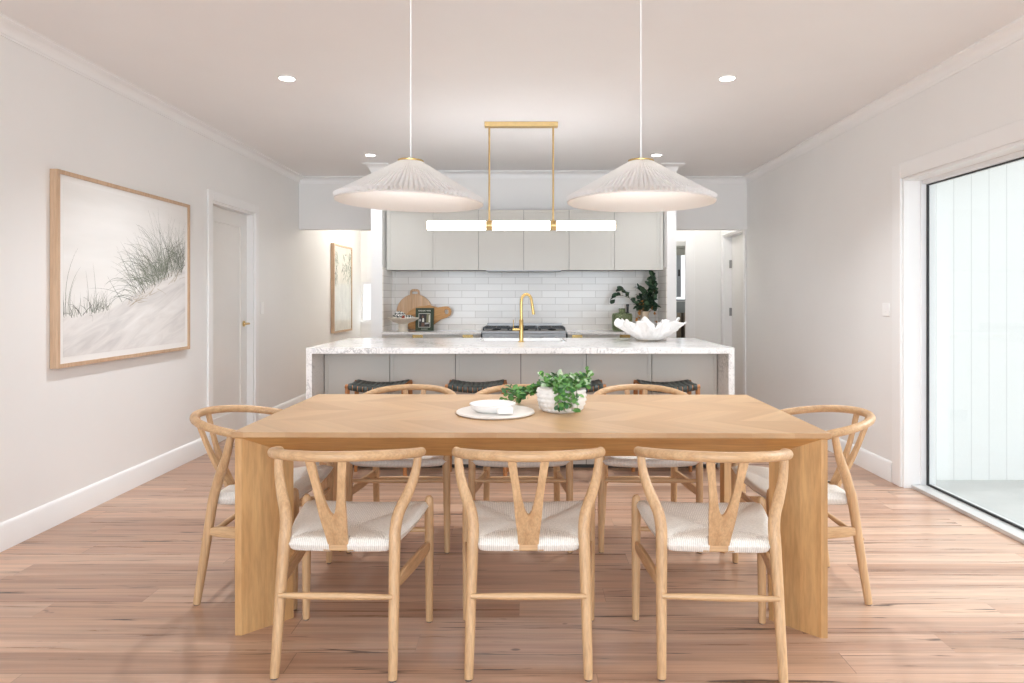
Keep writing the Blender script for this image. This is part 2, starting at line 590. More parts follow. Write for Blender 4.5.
M['floor'] = make_floor_mat()
M['top'] = make_table_top_mat()
M['tile'] = make_tile_mat()
M['quartz'] = make_quartz()
M['cord'] = make_cord_mat()
M['leather'] = make_leather()
M['glass'] = make_glass()
M['green_glass'] = make_green_glass()
M['clad'] = make_cladding()
M['shade'] = make_shade_mat()
M['lining'] = make_shade_mat('white_shade_lining', .62)
M['print'] = make_print_mat()
M['concrete'] = plain('pale_concrete', srgb(176, 176, 173), .7, var=.05, nscale=4, bump=.05)
M['marble'] = plain('white_marble', srgb(226, 221, 214), .4, var=.04, nscale=14)
M['knit'] = plain('white_knobbly_ceramic', srgb(228, 225, 220), .7, var=.04, nscale=30, bump=.2, bscale=120)
M['lamp'] = make_emit('downlight_glow', (1.0, .96, .90, 1), 9.0)
M['tube'] = make_emit('opal_tube_glow', (.98, .98, 1.0, 1), 8.0)
M['bulb'] = make_emit('bulb_glow', (1.0, .90, .78, 1), 14.0)
M['stripe'] = None


def make_zigzag():
    t = NT('black_white_zigzag_cloth')
    x, y, z = t.xyz()
    zz = t.math('PINGPONG', t.math('ADD', x, y), .016)
    f = t.math('FRACT', t.math('DIVIDE', t.math('ADD', z, zz), .026))
    c = t.mix(t.math('GREATER_THAN', f, .5), srgb(232, 230, 222), srgb(30, 42, 44))
    return t.set(color=c, rough=.8)


M['stripe'] = make_zigzag()

# ============================================================ THE SETTING
XL, XR = -2.605, 2.45          # side walls
ZC = 2.607                     # ceiling
YB = -3.4                      # wall behind the camera
YK = 7.42                      # kitchen back wall
YE = 10.5                      # far ends beyond the openings
YLIN = 7.70                    # the two hall openings
NXL0, NXL1, NXR0, NXR1 = -1.62, -1.505, 1.398, 1.490   # kitchen nib walls
YN, YBH = 6.95, 7.36           # nib fronts, bulkhead over the cupboards
T = .14

struct(bx((XL - T, XR + T, YB - T, YE + T, -.1, 0)).build('floor', M['floor']), 'hardwood board floor running across the whole room', 'floor')
struct(bx((XL - T, XR + T, YB - T, YE + T, ZC, ZC + .1)).build('ceiling', M['ceiling']), 'plain white plasterboard ceiling over the room', 'ceiling')

D1 = (5.575, 6.445, 2.045)     # door in the left wall
S0, S1, SH = 1.15, 4.49, 2.03  # sliding door in the right wall
D3 = (7.80, 8.62, 2.035)       # door in the right wall beyond the lintel
# left wall
struct(bx((XL - T, XL, YB - T, D1[0], 0, ZC), (XL - T, XL, D1[1], YE + T, 0, ZC), (XL - T, XL, D1[0], D1[1], D1[2], ZC)).build('wall_left', M['wall']),
       'pale plastered wall carrying the framed dune print', 'wall')
struct(bx((XR, XR + T, YB - T, S0, 0, ZC), (XR, XR + T, S1, D3[0], 0, ZC), (XR, XR + T, D3[1], YE + T, 0, ZC),
          (XR, XR + T, S0, S1, SH, ZC), (XR, XR + T, D3[0], D3[1], D3[2], ZC)).build('wall_right', M['wall']),
       'pale plastered wall with the sliding glass door', 'wall')
# wall behind the camera with two tall windows
RW = ((-2.5, -.15), (.0, 2.35))
struct(bx((XL, RW[0][0], YB - T, YB, 0, ZC), (RW[0][1], RW[1][0], YB - T, YB, 0, ZC), (RW[1][1], XR, YB - T, YB, 0, ZC),
          (RW[0][0], RW[0][1], YB - T, YB, 2.4, ZC), (RW[1][0], RW[1][1], YB - T, YB, 2.4, ZC)).build('wall_rear', M['wall']),
       'pale plastered wall with two tall windows behind the viewer', 'wall')
# kitchen niche: back wall with nibs and bulkhead
struct(bx((NXL0, NXR1, YK, YK + .12, 0, ZC)).build('wall_kitchen', M['wall']), 'kitchen wall behind the tiled splashback', 'wall')
struct(bx((NXL0, NXL1, YN, YK, 0, ZC)).build('wall_nib_left', M['trim']), 'narrow white nib wall beside the hall with the small print', 'wall')
struct(bx((NXR0, NXR1, YN, YK, 0, ZC)).build('wall_nib_right', M['wall']), 'narrow pale nib wall beside the leafy vase', 'wall')
struct(bx((NXL1, NXR0, YBH, YK, 2.165, ZC)).build('wall_bulkhead', M['wall']), 'plain bulkhead above the kitchen wall cupboards', 'wall')
struct(bx((XL, NXL0, YLIN, YLIN + .11, 2.018, ZC)).build('wall_lintel_left', M['wall']), 'lintel over the hall opening with the small print', 'wall')
struct(bx((NXR1, XR, YLIN, YLIN + .11, 2.018, ZC)).build('wall_lintel_right', M['wall']), 'lintel over the passage opening near the glass door', 'wall')
# side walls of the two halls
struct(bx((NXL0, NXL0 + .1, YK + .12, YE, 0, ZC)).build('wall_hall_inner', M['wall']), 'inner wall of the hall behind the kitchen', 'wall')
EO0, EO1, EOH, YP = 1.55, 2.01, 1.985, 8.75     # opening in the end wall of the passage
struct(bx((NXR1, EO0, YP, YP + .1, 0, ZC), (EO1, XR, YP, YP + .1, 0, ZC), (EO0, EO1, YP, YP + .1, EOH, ZC)).build('wall_passage_end', M['wall']),
       'white end wall of the passage with a doorway to the laundry', 'wall')
struct(bx((NXR1 - .1, NXR1, YK + .12, YE, 0, ZC)).build('wall_passage_inner', M['wall']), 'inner wall of the passage behind the kitchen', 'wall')
# far end wall with a hall window and a laundry window
HW = (-2.60, -1.75, .88, 1.49)
LW = (1.58, 2.445, 1.2, 2.03)
struct(bx((XL, HW[0], YE, YE + T, 0, ZC), (HW[1], LW[0], YE, YE + T, 0, ZC), (LW[1], XR, YE, YE + T, 0, ZC),
          (HW[0], HW[1], YE, YE + T, 0, HW[2]), (HW[0], HW[1], YE, YE + T, HW[3], ZC),
          (LW[0], LW[1], YE, YE + T, 0, LW[2]), (LW[0], LW[1], YE, YE + T, LW[3], ZC)).build('wall_back', M['wall']),
       'far end wall beyond the two openings', 'wall')


# cornice and baseboards: a profile swept round the room plan with mitred corners
def sweep(path, prof, closed=False):
    """path: plan points walked with the room on the right-hand side; prof: (distance into room, z)"""
    m = MB()
    n, k = len(path), len(prof)
    P = [Vector(p) for p in path]
    vs, fs = [], []
    for i in range(n):
        def nrm(a, b):
            d = (b - a).normalized()
            return Vector((d.y, -d.x))
        if i == 0 and not closed:
            off = nrm(P[0], P[1])
        elif i == n - 1 and not closed:
            off = nrm(P[-2], P[-1])
        else:
            a, b = nrm(P[i - 1], P[i]), nrm(P[i], P[(i + 1) % n])
            off = (a + b) / (1 + a.dot(b))
        for d, z in prof:
            vs.append((P[i].x + off.x * d, P[i].y + off.y * d, z))
    for i in range(n - 1):
        for j in range(k):
            jj = (j + 1) % k
            fs.append((i * k + j, (i + 1) * k + j, (i + 1) * k + jj, i * k + jj))
    fs.append(tuple(range(k)))
    fs.append(tuple((n - 1) * k + j for j in range(k))[::-1])
    m.add(vs, fs)
    return m


cove = [(0, ZC), (0, ZC - .072), (.007, ZC - .072), (.009, ZC - .062)]
for i in range(7):
    a = R(90) * i / 6
    cove.append((.012 + .044 * (1 - math.cos(a)), ZC - .060 + .044 * math.sin(a)))
cove += [(.060, ZC - .014), (.072, ZC - .012), (.072, ZC)]
path = [(XL, YB), (XL, YLIN), (NXL0, YLIN), (NXL0, YN), (NXL1, YN), (NXL1, YBH), (NXR0, YBH), (NXR0, YN), (NXR1, YN), (NXR1, YLIN), (XR, YLIN), (XR, YB), ]
struct(sweep(path, cove).build('trim_1', M['trim'], angle=25), 'white moulded cornice running round the top of the walls', 'cornice')

base = [(0, 0), (.016, 0), (.016, .118), (.010, .130), (.006, .135), (0, .137)]
for nm, p, lb in (('baseboard_left', [(XL, YB), (XL, D1[0] - .075)], 'white baseboard below the framed dune print'),
                  ('baseboard_left_far', [(XL, D1[1] + .075), (XL, YE)], 'white baseboard beyond the panelled door'),
                  ('baseboard_right', [(XR, D3[0] - .08), (XR, S1 + .115)], 'white baseboard below the switch beside the glass door'),
                  ('baseboard_right_near', [(XR, S0 - .115), (XR, YB)], 'white baseboard on the wall behind the viewer side of the glass door'),
                  ('baseboard_rear', [(XR, YB), (XL, YB)], 'white baseboard under the tall windows')):
    struct(sweep(p, base).build(nm, M['trim']), lb, 'baseboard')


# ---- panelled door in the left wall
y0, y1, hh = D1
d = bpy.data.objects.new('door_1', None); COL.objects.link(d)
struct(d, 'white shaker door with a brass lever in the wall past the dune print', 'door')
w = .075
bx((XL, XL + .018, y0 - w, y0 + .004, 0, hh + w), (XL, XL + .018, y1 - .004, y1 + w, 0, hh + w), (XL, XL + .018, y0 + .004, y1 - .004, hh - .004, hh + w)).build('architrave', M['trim'], d, bevel=.005)
bx((XL - T, XL, y0, y0 + .022, 0, hh), (XL - T, XL, y1 - .022, y1, 0, hh), (XL - T, XL, y0 + .022, y1 - .022, hh - .022, hh)).build('jamb', M['trim'], d)
lx1, lx0 = XL - .060, XL - .098
a0, a1, b1 = y0 + .025, y1 - .025, hh - .025
sw = .125
leaf_b = bx((lx0, lx1, a0, a0 + sw, .006, b1), (lx0, lx1, a1 - sw, a1, .006, b1), (lx0, lx1, a0 + sw, a1 - sw, b1 - sw, b1), (lx0, lx1, a0 + sw, a1 - sw, .006, .22))
leaf_b.box(lx0 + .008, lx1 - .014, a0 + sw, a1 - sw, .22, b1 - sw)
leaf_b.build('door_leaf', M['doorleaf'], d)
hy, hz = a1 - .065, 1.005
h = MB()
h.tube([(lx1, hy, hz), (lx1 + .008, hy, hz)], .027, n=24)
h.tube([(lx1 + .006, hy, hz), (lx1 + .05, hy, hz)], .010)
h.tube(catmull([(lx1 + .047, hy + .008, hz), (lx1 + .050, hy - .03, hz), (lx1 + .050, hy - .115, hz)], 4), .0095)
h.build('door_handle', M['brass'], d)

# ---- door beyond the lintel in the right wall
y0, y1, hh = D3
d = bpy.data.objects.new('door_2', None); COL.objects.link(d)
struct(d, 'pale door with steel hinges in the passage beyond the lintel', 'door')
bx((XR - .018, XR, y0 - w, y0 + .004, 0, hh + w), (XR - .018, XR, y1 - .004, y1 + w, 0, hh + w), (XR - .018, XR, y0 + .004, y1 - .004, hh - .004, hh + w)).build('architrave', M['trim'], d, bevel=.004)
bx((XR, XR + T, y0, y0 + .022, 0, hh), (XR, XR + T, y1 - .022, y1, 0, hh), (XR, XR + T, y0 + .022, y1 - .022, hh - .022, hh)).build('jamb', M['trim'], d)
bx((XR + .09, XR + .128, y0 + .024, y1 - .03, .006, hh - .025)).build('door_leaf', M['doorleaf'], d)
for z in (.28, 1.02, 1.62):
    m = tb([(XR + .084, y1 - .030, z), (XR + .084, y1 - .030, z + .1)], .008)
    m.box(XR + .06, XR + .09, y1 - .026, y1 - .0215, z, z + .1)
    m.build('hinge', M['steel'], d)

# ---- sliding glass door in the right wall
d = bpy.data.objects.new('door_3', None); COL.objects.link(d)
struct(d, 'white framed sliding glass door opening to the bright outdoor area', 'sliding door')
aw = .10
bx((XR - .018, XR, S1 - .004, S1 + aw, 0, SH + aw), (XR - .018, XR, S0 - aw, S0 + .004, 0, SH + aw), (XR - .018, XR, S0 + .004, S1 - .004, SH - .004, SH + aw)).build('architrave', M['trim'], d, bevel=.005)
bx((XR, XR + .105, S1 - .018, S1, 0, SH), (XR, XR + .105, S0, S0 + .018, 0, SH), (XR, XR + .105, S0 + .018, S1 - .018, SH - .018, SH)).build('reveal', M['trim'], d)
bx((XR + .105, XR + .20, S1 - .030, S1, .022, SH), (XR + .105, XR + .20, S0, S0 + .045, 0, SH), (XR + .105, XR + .20, S0 + .045, S1 - .045, SH - .045, SH)).build('door_frame', M['alu'], d, bevel=.002)
bx((XR + .045, XR + .20, S0 + .018, S1 - .018, 0, .022)).build('floor_track', M['track'], d, bevel=.002)
gx = XR + .145
g0, g1 = S0 + .06, S1 - .031
bx((gx - .006, gx + .006, g1 - .013, g1, .022, SH - .045), (gx - .006, gx + .006, g0, g0 + .013, .022, SH - .045), (gx - .006, gx + .006, g0 + .013, g1 - .013, .022, .034),
   (gx - .006, gx + .006, g0 + .013, g1 - .013, SH - .053, SH - .045)).build('gasket', M['gasket'], d)
bx((gx - .003, gx + .003, g0 + .012, g1 - .012, .033, SH - .052)).build('glass', M['glass'], d)

# ---- outside: cladding wall, slab, and an unseen roof added to hold back skylight
struct(bx((XR + T, 9.5, 4.78, 4.9, -.1, 3.0)).build('wall_outside', M['clad']), 'white vertical board wall of the outdoor area', 'wall')
struct(bx((XR + T, 12, -4, 4.78, -.14, -.03)).build('patio', M['concrete']), 'pale concrete patio slab outside the glass door', 'patio')
struct(bx((XR + T, 3.8, -4, 4.9, 2.72, 2.86)).build('sky_blocker_patio', M['trim']), 'unseen white roof slab added to shade the patio outside the glass door', 'roof')

# ---- windows: rear pair, hall, laundry
def window(name, label, axis_y, x0, x1, z0, z1, mull=1, depth=.06, mat='alu', fw=.05):
    o = bpy.data.objects.new(name, None); COL.objects.link(o)
    struct(o, label, 'window')
    y0, y1 = axis_y, axis_y + depth
    m = bx((x0, x0 + fw, y0, y1, z0, z1), (x1 - fw, x1, y0, y1, z0, z1), (x0 + fw, x1 - fw, y0, y1, z1 - fw, z1), (x0 + fw, x1 - fw, y0, y1, z0, z0 + fw))
    for i in range(mull):
        xm = x0 + (x1 - x0) * (i + 1) / (mull + 1)
        m.box(xm - fw * .5, xm + fw * .5, y0, y1, z0 + fw, z1 - fw)
    m.build('window_frame', M[mat], o)
    bx((x0 + fw * .9, x1 - fw * .9, y0 + depth * .45, y0 + depth * .55, z0 + fw * .9, z1 - fw * .9)).build('glass', M['glass'], o)
    return o


window('window_1', 'tall window behind the viewer on the dune print side', YB - .1, RW[0][0], RW[0][1], 0, 2.4)
window('window_2', 'tall window behind the viewer on the glass door side', YB - .1, RW[1][0], RW[1][1], 0, 2.4)
window('window_3', 'bright low window at the end of the hall', YE + .02, HW[0], HW[1], HW[2], HW[3], 0, fw=.03)
lw_ = window('window_4', 'grey framed laundry window seen through the passage', YE + .02, LW[0], LW[1], LW[2], LW[3], 0, mat='alu_grey', fw=.022)
bx((2.26, 2.325, YE + .01, YE + .085, LW[2] + .06, LW[3] - .06)).build('window_mullion', M['alu_grey'], lw_)
tb([(2.292, YE - .006, 1.58), (2.292, YE - .006, 1.68)], .016).build('window_latch', M['black'], lw_)
# white trim of the doorway to the laundry
struct(bx((EO1 - .02, EO1 + .10, YP - .018, YP, 0, EOH + .1), (EO0, EO1 - .02, YP - .018, YP, EOH - .02, EOH + .1)).build('trim_2', M['trim'], bevel=.004), 'white architrave round the doorway to the laundry', 'architrave')
# white trim at the hall end
struct(bx((-2.5, -2.38, YE - .02, YE, HW[3] + .04, ZC), (HW[0], HW[1], YE - .02, YE, HW[2] - .04, HW[2])).build('trim_3', M['trim']), 'pale trim round the bright hall window', 'architrave')

# splashback tile skin of the niche
tl = MB()
tl.box(NXL1, NXR0, YK - .010, YK, .90, 1.56)
tl.box(NXL1, NXL1 + .010, YN + .004, YK - .010, .90, 1.56)
tl.box(NXR0 - .010, NXR0, YN + .004, YK - .010, .90, 1.56)
struct(tl.build('wall_splashback', M['tile'], smooth=False), 'glossy white subway tile splashback behind the cooker', 'splashback')

# ============================================================== DINING TABLE
TCX, TCY = .005, 3.000
tbl = thing('dining_table', 'long oak dining table with chevron top and angled panel legs', 'table', (TCX, TCY, 0), R(-.55))
L2, D2, BV, DV = 1.1, .50, .155, .10
bx((-L2, L2, -D2, D2, .730, .75)).build('table_top', M['top'], tbl, bevel=.002)
m = MB()
o4 = [(-L2, -D2), (L2, -D2), (L2, D2), (-L2, D2)]
i4 = [(-L2 + BV, -D2 + BV), (L2 - BV, -D2 + BV), (L2 - BV, D2 - BV), (-L2 + BV, D2 - BV)]
vs = [(x, y, .7305) for x, y in o4] + [(x, y, .73 - DV) for x, y in i4]
m.add(vs, [(0, 1, 2, 3), (7, 6, 5, 4), (0, 4, 5, 1), (1, 5, 6, 2), (2, 6, 7, 3), (3, 7, 4, 0)])
m.build('apron', M['oak_x'], tbl, smooth=False)
lp = .142
for sx in (-1, 1):
    for sy in (-1, 1):
        A = (sx * 1.088, sy * .494)
        B = (sx * 1.064, sy * .494)
        Cc = (sx * (1.064 - lp), sy * (.494 - lp))
        Dd = (sx * (1.064 - lp - .012), sy * (.494 - lp + .012))
        Ee = (sx * (1.088 - .0), sy * (.494 - .024))
        # 45 degree panel: outer long face runs from the corner parallel to the inner one
        poly = [A, B, Cc, (Cc[0] + sx * .017, Cc[1] + sy * -.017), (sx * 1.088, sy * (.494 - .010))]
        mm = MB()
        mm.prism(poly if sx * sy < 0 else poly[::-1], 0, .729, 'z')
        mm.build('leg', M['oak_leg'], tbl, smooth=False)

# ============================================================== DINING CHAIRS
def rail_point(a):
    """plan of the bent rail, a from -1 (one arm end) to 1 (the other)"""
    th = a * R(90)
    return Vector((.254 * math.sin(th), -.012 - .272 * math.cos(th) ** .92 if abs(a) < .999 else -.012, .745 - .043 * (1 - math.cos(th)) ** 1.2))


def make_chair(name='dining_chair'):
    root = thing(name, 'x', 'chair')
    for s in (-1, 1):
        P = [(s * .195, -.205, .004), (s * .191, -.172, .22), (s * .187, -.143, .42), (s * .187, -.128, .475), (s * .195, -.113, .520), (s * .216, -.088, .568), (s * .234, -.066, .618), (s * .243, -.052, .664), (s * .246, -.044, .700)]
        Q = catmull(P, 6)
        rad = [interp([0, .22, .42, .50, .56, .62, .71], [.0150, .0178, .0195, .0198, .019, .0165, .0130], q.z) for q in Q]
        lg = tb(Q, rad, n=16).build('leg', M['ash_z'], root)
        tb([(s * .195, -.205, 0), (s * .195, -.205, .006)], .0120, n=14).build('glide', M['glide'], lg)
        P = [(s * .240, .205, .004), (s * .239, .206, .25), (s * .238, .207, .455), (s * .238, .207, .474), (s * .238, .207, .483)]
        Q = catmull(P[:3], 5) + [Vector(P[3]), Vector(P[4])]
        rad = [interp([0, .25, .40, .46, .474, .484], [.0135, .0172, .0180, .0175, .0150, .007], q.z) for q in Q]
        lg = tb(Q, rad, n=16).build('leg', M['ash_z'], root)
        tb([(s * .240, .205, 0), (s * .240, .205, .006)], .0110, n=14).build('glide', M['glide'], lg)
        # side stretcher: a flat tapered board
        y0, y1, x0, x1 = -.164, .206, .193, .2385
        m = MB()
        for hw, th in ((1, 1),):
            vs = []
            for t in (0, .12, .5, .88, 1):
                hgt = interp([0, .12, .5, .88, 1], [.012, .021, .025, .021, .012], t)
                x = s * (x0 + (x1 - x0) * t); y = y0 + (y1 - y0) * t
                z = .297 - .004 * t
                vs += [(x - .008, y, z - hgt), (x + .008, y, z - hgt), (x + .008, y, z + hgt), (x - .008, y, z + hgt)]
            fs = [(0, 1, 2, 3), (16, 19, 18, 17)]
            for i in range(4):
                for j in range(4):
                    jj = (j + 1) % 4
                    fs.append((i * 4 + j, (i + 1) * 4 + j, (i + 1) * 4 + jj, i * 4 + jj))
            m.add(vs, fs)
        m.build('stretcher', M['ash_y'], root, bevel=.004)
    for y, z, x in ((-.182, .262, .190), (.206, .352, .239)):
        Q = [(x * t, y, z) for t in (-1, -.8, -.4, 0, .4, .8, 1)]
        tb(Q, [.008, .0095, .0115, .0122, .0115, .0095, .008], n=12).build('stretcher', M['ash_x'], root)
    # bent top rail
    Q = [rail_point(-1 + 2 * i / 40) for i in range(41)]
    Q = [Q[0] + Vector((-.001, .018, -.002))] + Q + [Q[-1] + Vector((.001, .018, -.002))]
    k = len(Q)
    rad = []
    for i in range(k):
        e = min(i, k - 1 - i)
        rad.append(.0165 if e > 1 else (.0145 if e == 1 else .0085))
    tb(Q, rad, n=16, flat=(1.03, .98)).build('top_rail', M['ash_x'], root)
    # Y shaped splat
    bot, topy = Vector((0, -.150, .424)), Vector((0, -.276, .738))
    ax = (topy - bot)
    def sp(x, t, off):
        p = bot + ax * t
        nrm = Vector((0, ax.z, -ax.y)).normalized()
        bow = nrm * (-.012 * math.sin(PI * t))
        return p + Vector((x, 0, 0)) + nrm * off + bow
    tj = .36                                    # where the arms part
    outer = [(.034, 0), (.036, .12), (.040, .25), (.0435, tj), (.047, .55), (.054, .75), (.063, .92), (.067, 1.0)]
    inner = [(.039, 1.0), (.034, .85), (.027, .68), (.018, .52), (.010, .42), (.004, .385), (0, .38)]
    loop = [(x, t) for x, t in outer] + inner
    m = MB()
    n = len(loop)
    for off in (0,):
        ts = [t for x, t in outer]
        def col(x, t):
            return [sp(x, t, -.0065), sp(x, t, .0065)]
        # solid stem + two arms as strips between inner and outer edges
        rows = []
        for i in range(17):
            t = i / 16
            xo_ = interp([q[1] for q in outer], [q[0] for q in outer], t)
            inv = inner[::-1]
            xi_ = 0 if t <= .38 else interp([q[1] for q in inv], [q[0] for q in inv], t)
            rows.append((t, xi_, xo_))
        extra = []
        for t in (.385, .395, .41):
            inv = inner[::-1]
            extra.append((t, interp([q[1] for q in inv], [q[0] for q in inv], t), interp([q[1] for q in outer], [q[0] for q in outer], t)))
        rows = sorted(rows + extra)
        for s in (-1, 1):
            vs, fs = [], []
            for t, xi_, xo_ in rows:
                for x in (xi_, xo_):
                    vs += [sp(s * x, t, -.0065), sp(s * x, t, .0065)]
            for i in range(len(rows) - 1):
                a, b = i * 4, (i + 1) * 4
                fs += [(a, a + 2, b + 2, b), (a + 1, b + 1, b + 3, a + 3), (a + 2, a + 3, b + 3, b + 2)]
                if rows[i + 1][1] > 0:
                    fs.append((a, b, b + 1, a + 1))
            fs.append((0, 1, 3, 2))
            e = (len(rows) - 1) * 4
            fs.append((e, e + 2, e + 3, e + 1))
            m.add(vs, fs)
    m.build('backrest', M['ash_z'], root, angle=50)
    # rear seat rail that shows where the cord leaves a gap under the splat
    bx((-.056, .056, -.1525, -.124, .398, .430)).build('seat_rail', M['ash_x'], root, bevel=.006)
    # woven cord seat: four sectors meeting along the envelope lines
    N = 28
    def outline(u, v):
        """u,v in -1..1 -> plan; v=-1 rear edge, v=1 front edge"""
        yv = -.153 + (v + 1) / 2 * .379
        hw = .168 + (v + 1) / 2 * .072
        bul = .017 * (1 - v * v)
        return u * (hw + bul), yv + .006 * (1 - u * u) * (1 if v > 0 else -1) * abs(v)
    def zc(u, v):
        e = max(abs(u), abs(v))
        return interp([-1, 0, 1], [.4195, .431, .441], v) - .034 * (1 - e) + .010 * abs(u) ** 2 * (.5 + .5 * v)
    def grid(s):
        out = []
        for i in range(N + 1):
            a = -1 + 2 * i / N
            out.append(math.sin(a * R(90)) * .5 + a * .5)
        return out
    g = grid(0)
    vs, fs, uvs = [], [], []
    half = .0275
    for side in (1, -1):
        for v in g:
            for u in g:
                x, y = outline(u, v)
                pf = (max(0, 1 - abs(u) ** 20) ** .5) * (max(0, 1 - abs(v) ** 14) ** .5) * (1 - .15 * (v + 1))
                sect = abs(abs(u) - abs(v))
                ridge = (-.005 * math.exp(-(sect / .045) ** 2) + (.006 * math.sin(PI * min(1, (abs(u) - abs(v)) * 1.25)) if abs(u) > abs(v) else 0)) * pf
                z = zc(u, v) + side * (half * pf) + (ridge if side > 0 else 0)
                vs.append((x, y, z))
    W = N + 1
    mi = []
    for si in (0, 1):
        o_ = si * W * W
        for j in range(N):
            for i in range(N):
                uu, vv = (g[i] + g[i + 1]) / 2, (g[j] + g[j + 1]) / 2
                # rear gap for the splat
                if vv < -.80 and abs(uu) < .215:
                    continue
                q = (o_ + j * W + i, o_ + j * W + i + 1, o_ + (j + 1) * W + i + 1, o_ + (j + 1) * W + i)
                fs.append(q if si == 0 else q[::-1])
                uvs.append(abs(vv) >= abs(uu))
    me = bpy.data.meshes.new('seat')
    me.from_pydata(vs, [], fs)
    ul = me.uv_layers.new(name='UVMap')
    for p in me.polygons:
        fr = uvs[p.index]
        for li in p.loop_indices:
            co = me.vertices[me.loops[li].vertex_index].co
            edge_z = co.z
            ul.data[li].uv = (co.x, co.y + edge_z) if fr else (co.y, co.x + edge_z)
    me.materials.append(M['cord'])
    me.shade_smooth()
    o = bpy.data.objects.new('seat', me)
    COL.objects.link(o)
    o.parent = root
    return root


proto = make_chair()
CH = 'wishbone chairs round the dining table'
chairs = [
    (-.634, 2.430, -2.0, 'pale wishbone chair on the near long side of the table, towards the framed dune print'),
    (-.005, 2.430, 0.0, 'pale wishbone chair in the middle of the near long side of the table'),
    (.636, 2.420, -3.4, 'pale wishbone chair on the near long side of the table, towards the glass door'),
    (-.645, 3.540, 180.0, 'wishbone chair on the island side of the table, towards the panelled door'),
    (-.045, 3.540, 180.0, 'wishbone chair on the island side of the table, half hidden behind the green plant'),
    (.59, 3.540, 179.5, 'wishbone chair on the island side of the table, towards the glass door'),
    (1.170, 2.967, 90.0, 'wishbone chair at the table end facing the dune print, by the glass door'),
    (-1.148, 2.967, -90.0, 'wishbone chair at the table end beside the framed dune print'),
]
for i, (x, y, a, lb) in enumerate(chairs):
    c = proto if i == 0 else copy_tree(proto)
    c.location = (x, y, 0)
    c.rotation_euler = (0, 0, R(a))
    tag(c, lb, 'chair', CH)

# ============================================================ ISLAND
IX0, IX1, IY0, IY1, IH, IT = -1.545, 1.411, 4.71, 5.90, .90, .040
SKX0, SKX1, SKY0, SKY1 = -.405, .275, 5.47, 5.86
isl = thing('island_benchtop', 'white veined stone waterfall benchtop of the kitchen island', 'benchtop')
m = MB()
m.box(IX0, SKX0, IY0, IY1, IH - IT, IH); m.box(SKX1, IX1, IY0, IY1, IH - IT, IH)
m.box(SKX0, SKX1, IY0, SKY0, IH - IT, IH); m.box(SKX0, SKX1, SKY1, IY1, IH - IT, IH)
m.build('stone_top', M['quartz'], isl, smooth=False)
for x0, x1 in ((IX0, IX0 + IT), (IX1 - IT, IX1)):
    bx((x0, x1, IY0, IY1, 0, IH - IT)).build('waterfall_side', M['quartz'], isl, smooth=False)
cab = thing('island_cabinet', 'pale greige island cabinet with slim framed panels under the stone top', 'cabinet')
PY = 4.985
bx((IX0 + IT + .003, IX1 - IT - .003, PY + .021, 5.86, .0, IH - IT - .23)).build('carcass', M['cabinet_dark'], cab)
bx((IX0 + IT + .003, IX1 - IT - .003, PY + .021, 5.44, IH - IT - .23, IH - IT - .003)).build('carcass_upper', M['cabinet_dark'], cab)
px0, px1 = -1.502, 1.368
pw = (px1 - px0) / 6


def slim_door(m, x0, x1, y, z0, z1, fr=.026, th=.02):
    """shaker front with a slim raised frame; y is the front face, facing -y"""
    m.box(x0, x0 + fr, y, y + th, z0, z1)
    m.box(x1 - fr, x1, y, y + th, z0, z1)
    m.box(x0 + fr, x1 - fr, y, y + th, z1 - fr, z1)
    m.box(x0 + fr, x1 - fr, y, y + th, z0, z0 + fr)
    m.box(x0 + fr, x1 - fr, y + .008, y + th, z0 + fr, z1 - fr)


for i in range(6):
    m = MB()
    slim_door(m, px0 + i * pw + .0025, px0 + (i + 1) * pw - .0025, PY, .03, IH - IT - .004)
    m.build('panel', M['cabinet'], cab, smooth=False)

# sink under the cut-out
snk = thing('kitchen_sink', 'white undermount sink in the island benchtop behind the brass tap', 'sink')
z1, z0 = IH - .001, .68
bx((SKX0 + .001, SKX0 + .013, SKY0 + .001, SKY1 - .001, z0, z1), (SKX1 - .013, SKX1 - .001, SKY0 + .001, SKY1 - .001, z0, z1), (SKX0 + .013, SKX1 - .013, SKY0 + .001, SKY0 + .013, z0, z1),
   (SKX0 + .013, SKX1 - .013, SKY1 - .013, SKY1 - .001, z0, z1), (SKX0 + .013, SKX1 - .013, SKY0 + .013, SKY1 - .013, z0, z0 + .012)).build('basin', M['white'], snk, smooth=False)
m = MB(); m.lathe([(.0, .0), (.04, .0), (.04, .004), (.0, .004)], 20, (-.06, 5.66, z0 + .012)); m.build('drain', M['soap'], snk)
m = MB(); m.lathe([(.0, 0), (.022, 0), (.022, .008), (.014, .012), (.0, .012)], 20, (.265, 5.40, IH)); tag(m.build('sink_button', M['soap']), 'small round metal button on the benchtop near the sink', 'button')

# brass tap
tap = thing('kitchen_tap', 'brushed brass gooseneck tap on the island benchtop', 'tap', (-.068, 5.33, IH))
m = MB(); m.lathe([(.024, 0), (.024, .006), (.0165, .010), (.0165, .17), (.0125, .178), (.0, .178)], 24); m.build('tap_body', M['brass'], tap)
arc = [Vector((0, 0, .17)), Vector((0, 0, .24)), Vector((0, 0, .30))]
for i in range(1, 13):
    a = R(180 - 172 * i / 12)
    arc.append(Vector((.040 + .040 * math.cos(a), .02 * (i / 12), .318 + .055 * math.sin(a))))
arc += [Vector((.088, .022, .27)), Vector((.096, .024, .215))]
tb(arc, .0115, n=14).build('spout', M['brass'], tap)
tb([(.0, 0, .098), (-.068, 0, .098)], .011, n=14).build('mixer_arm', M['brass'], tap)
tb([(-.060, 0, .098), (-.062, 0, .175)], .0035, n=8).build('lever', M['brass'], tap)

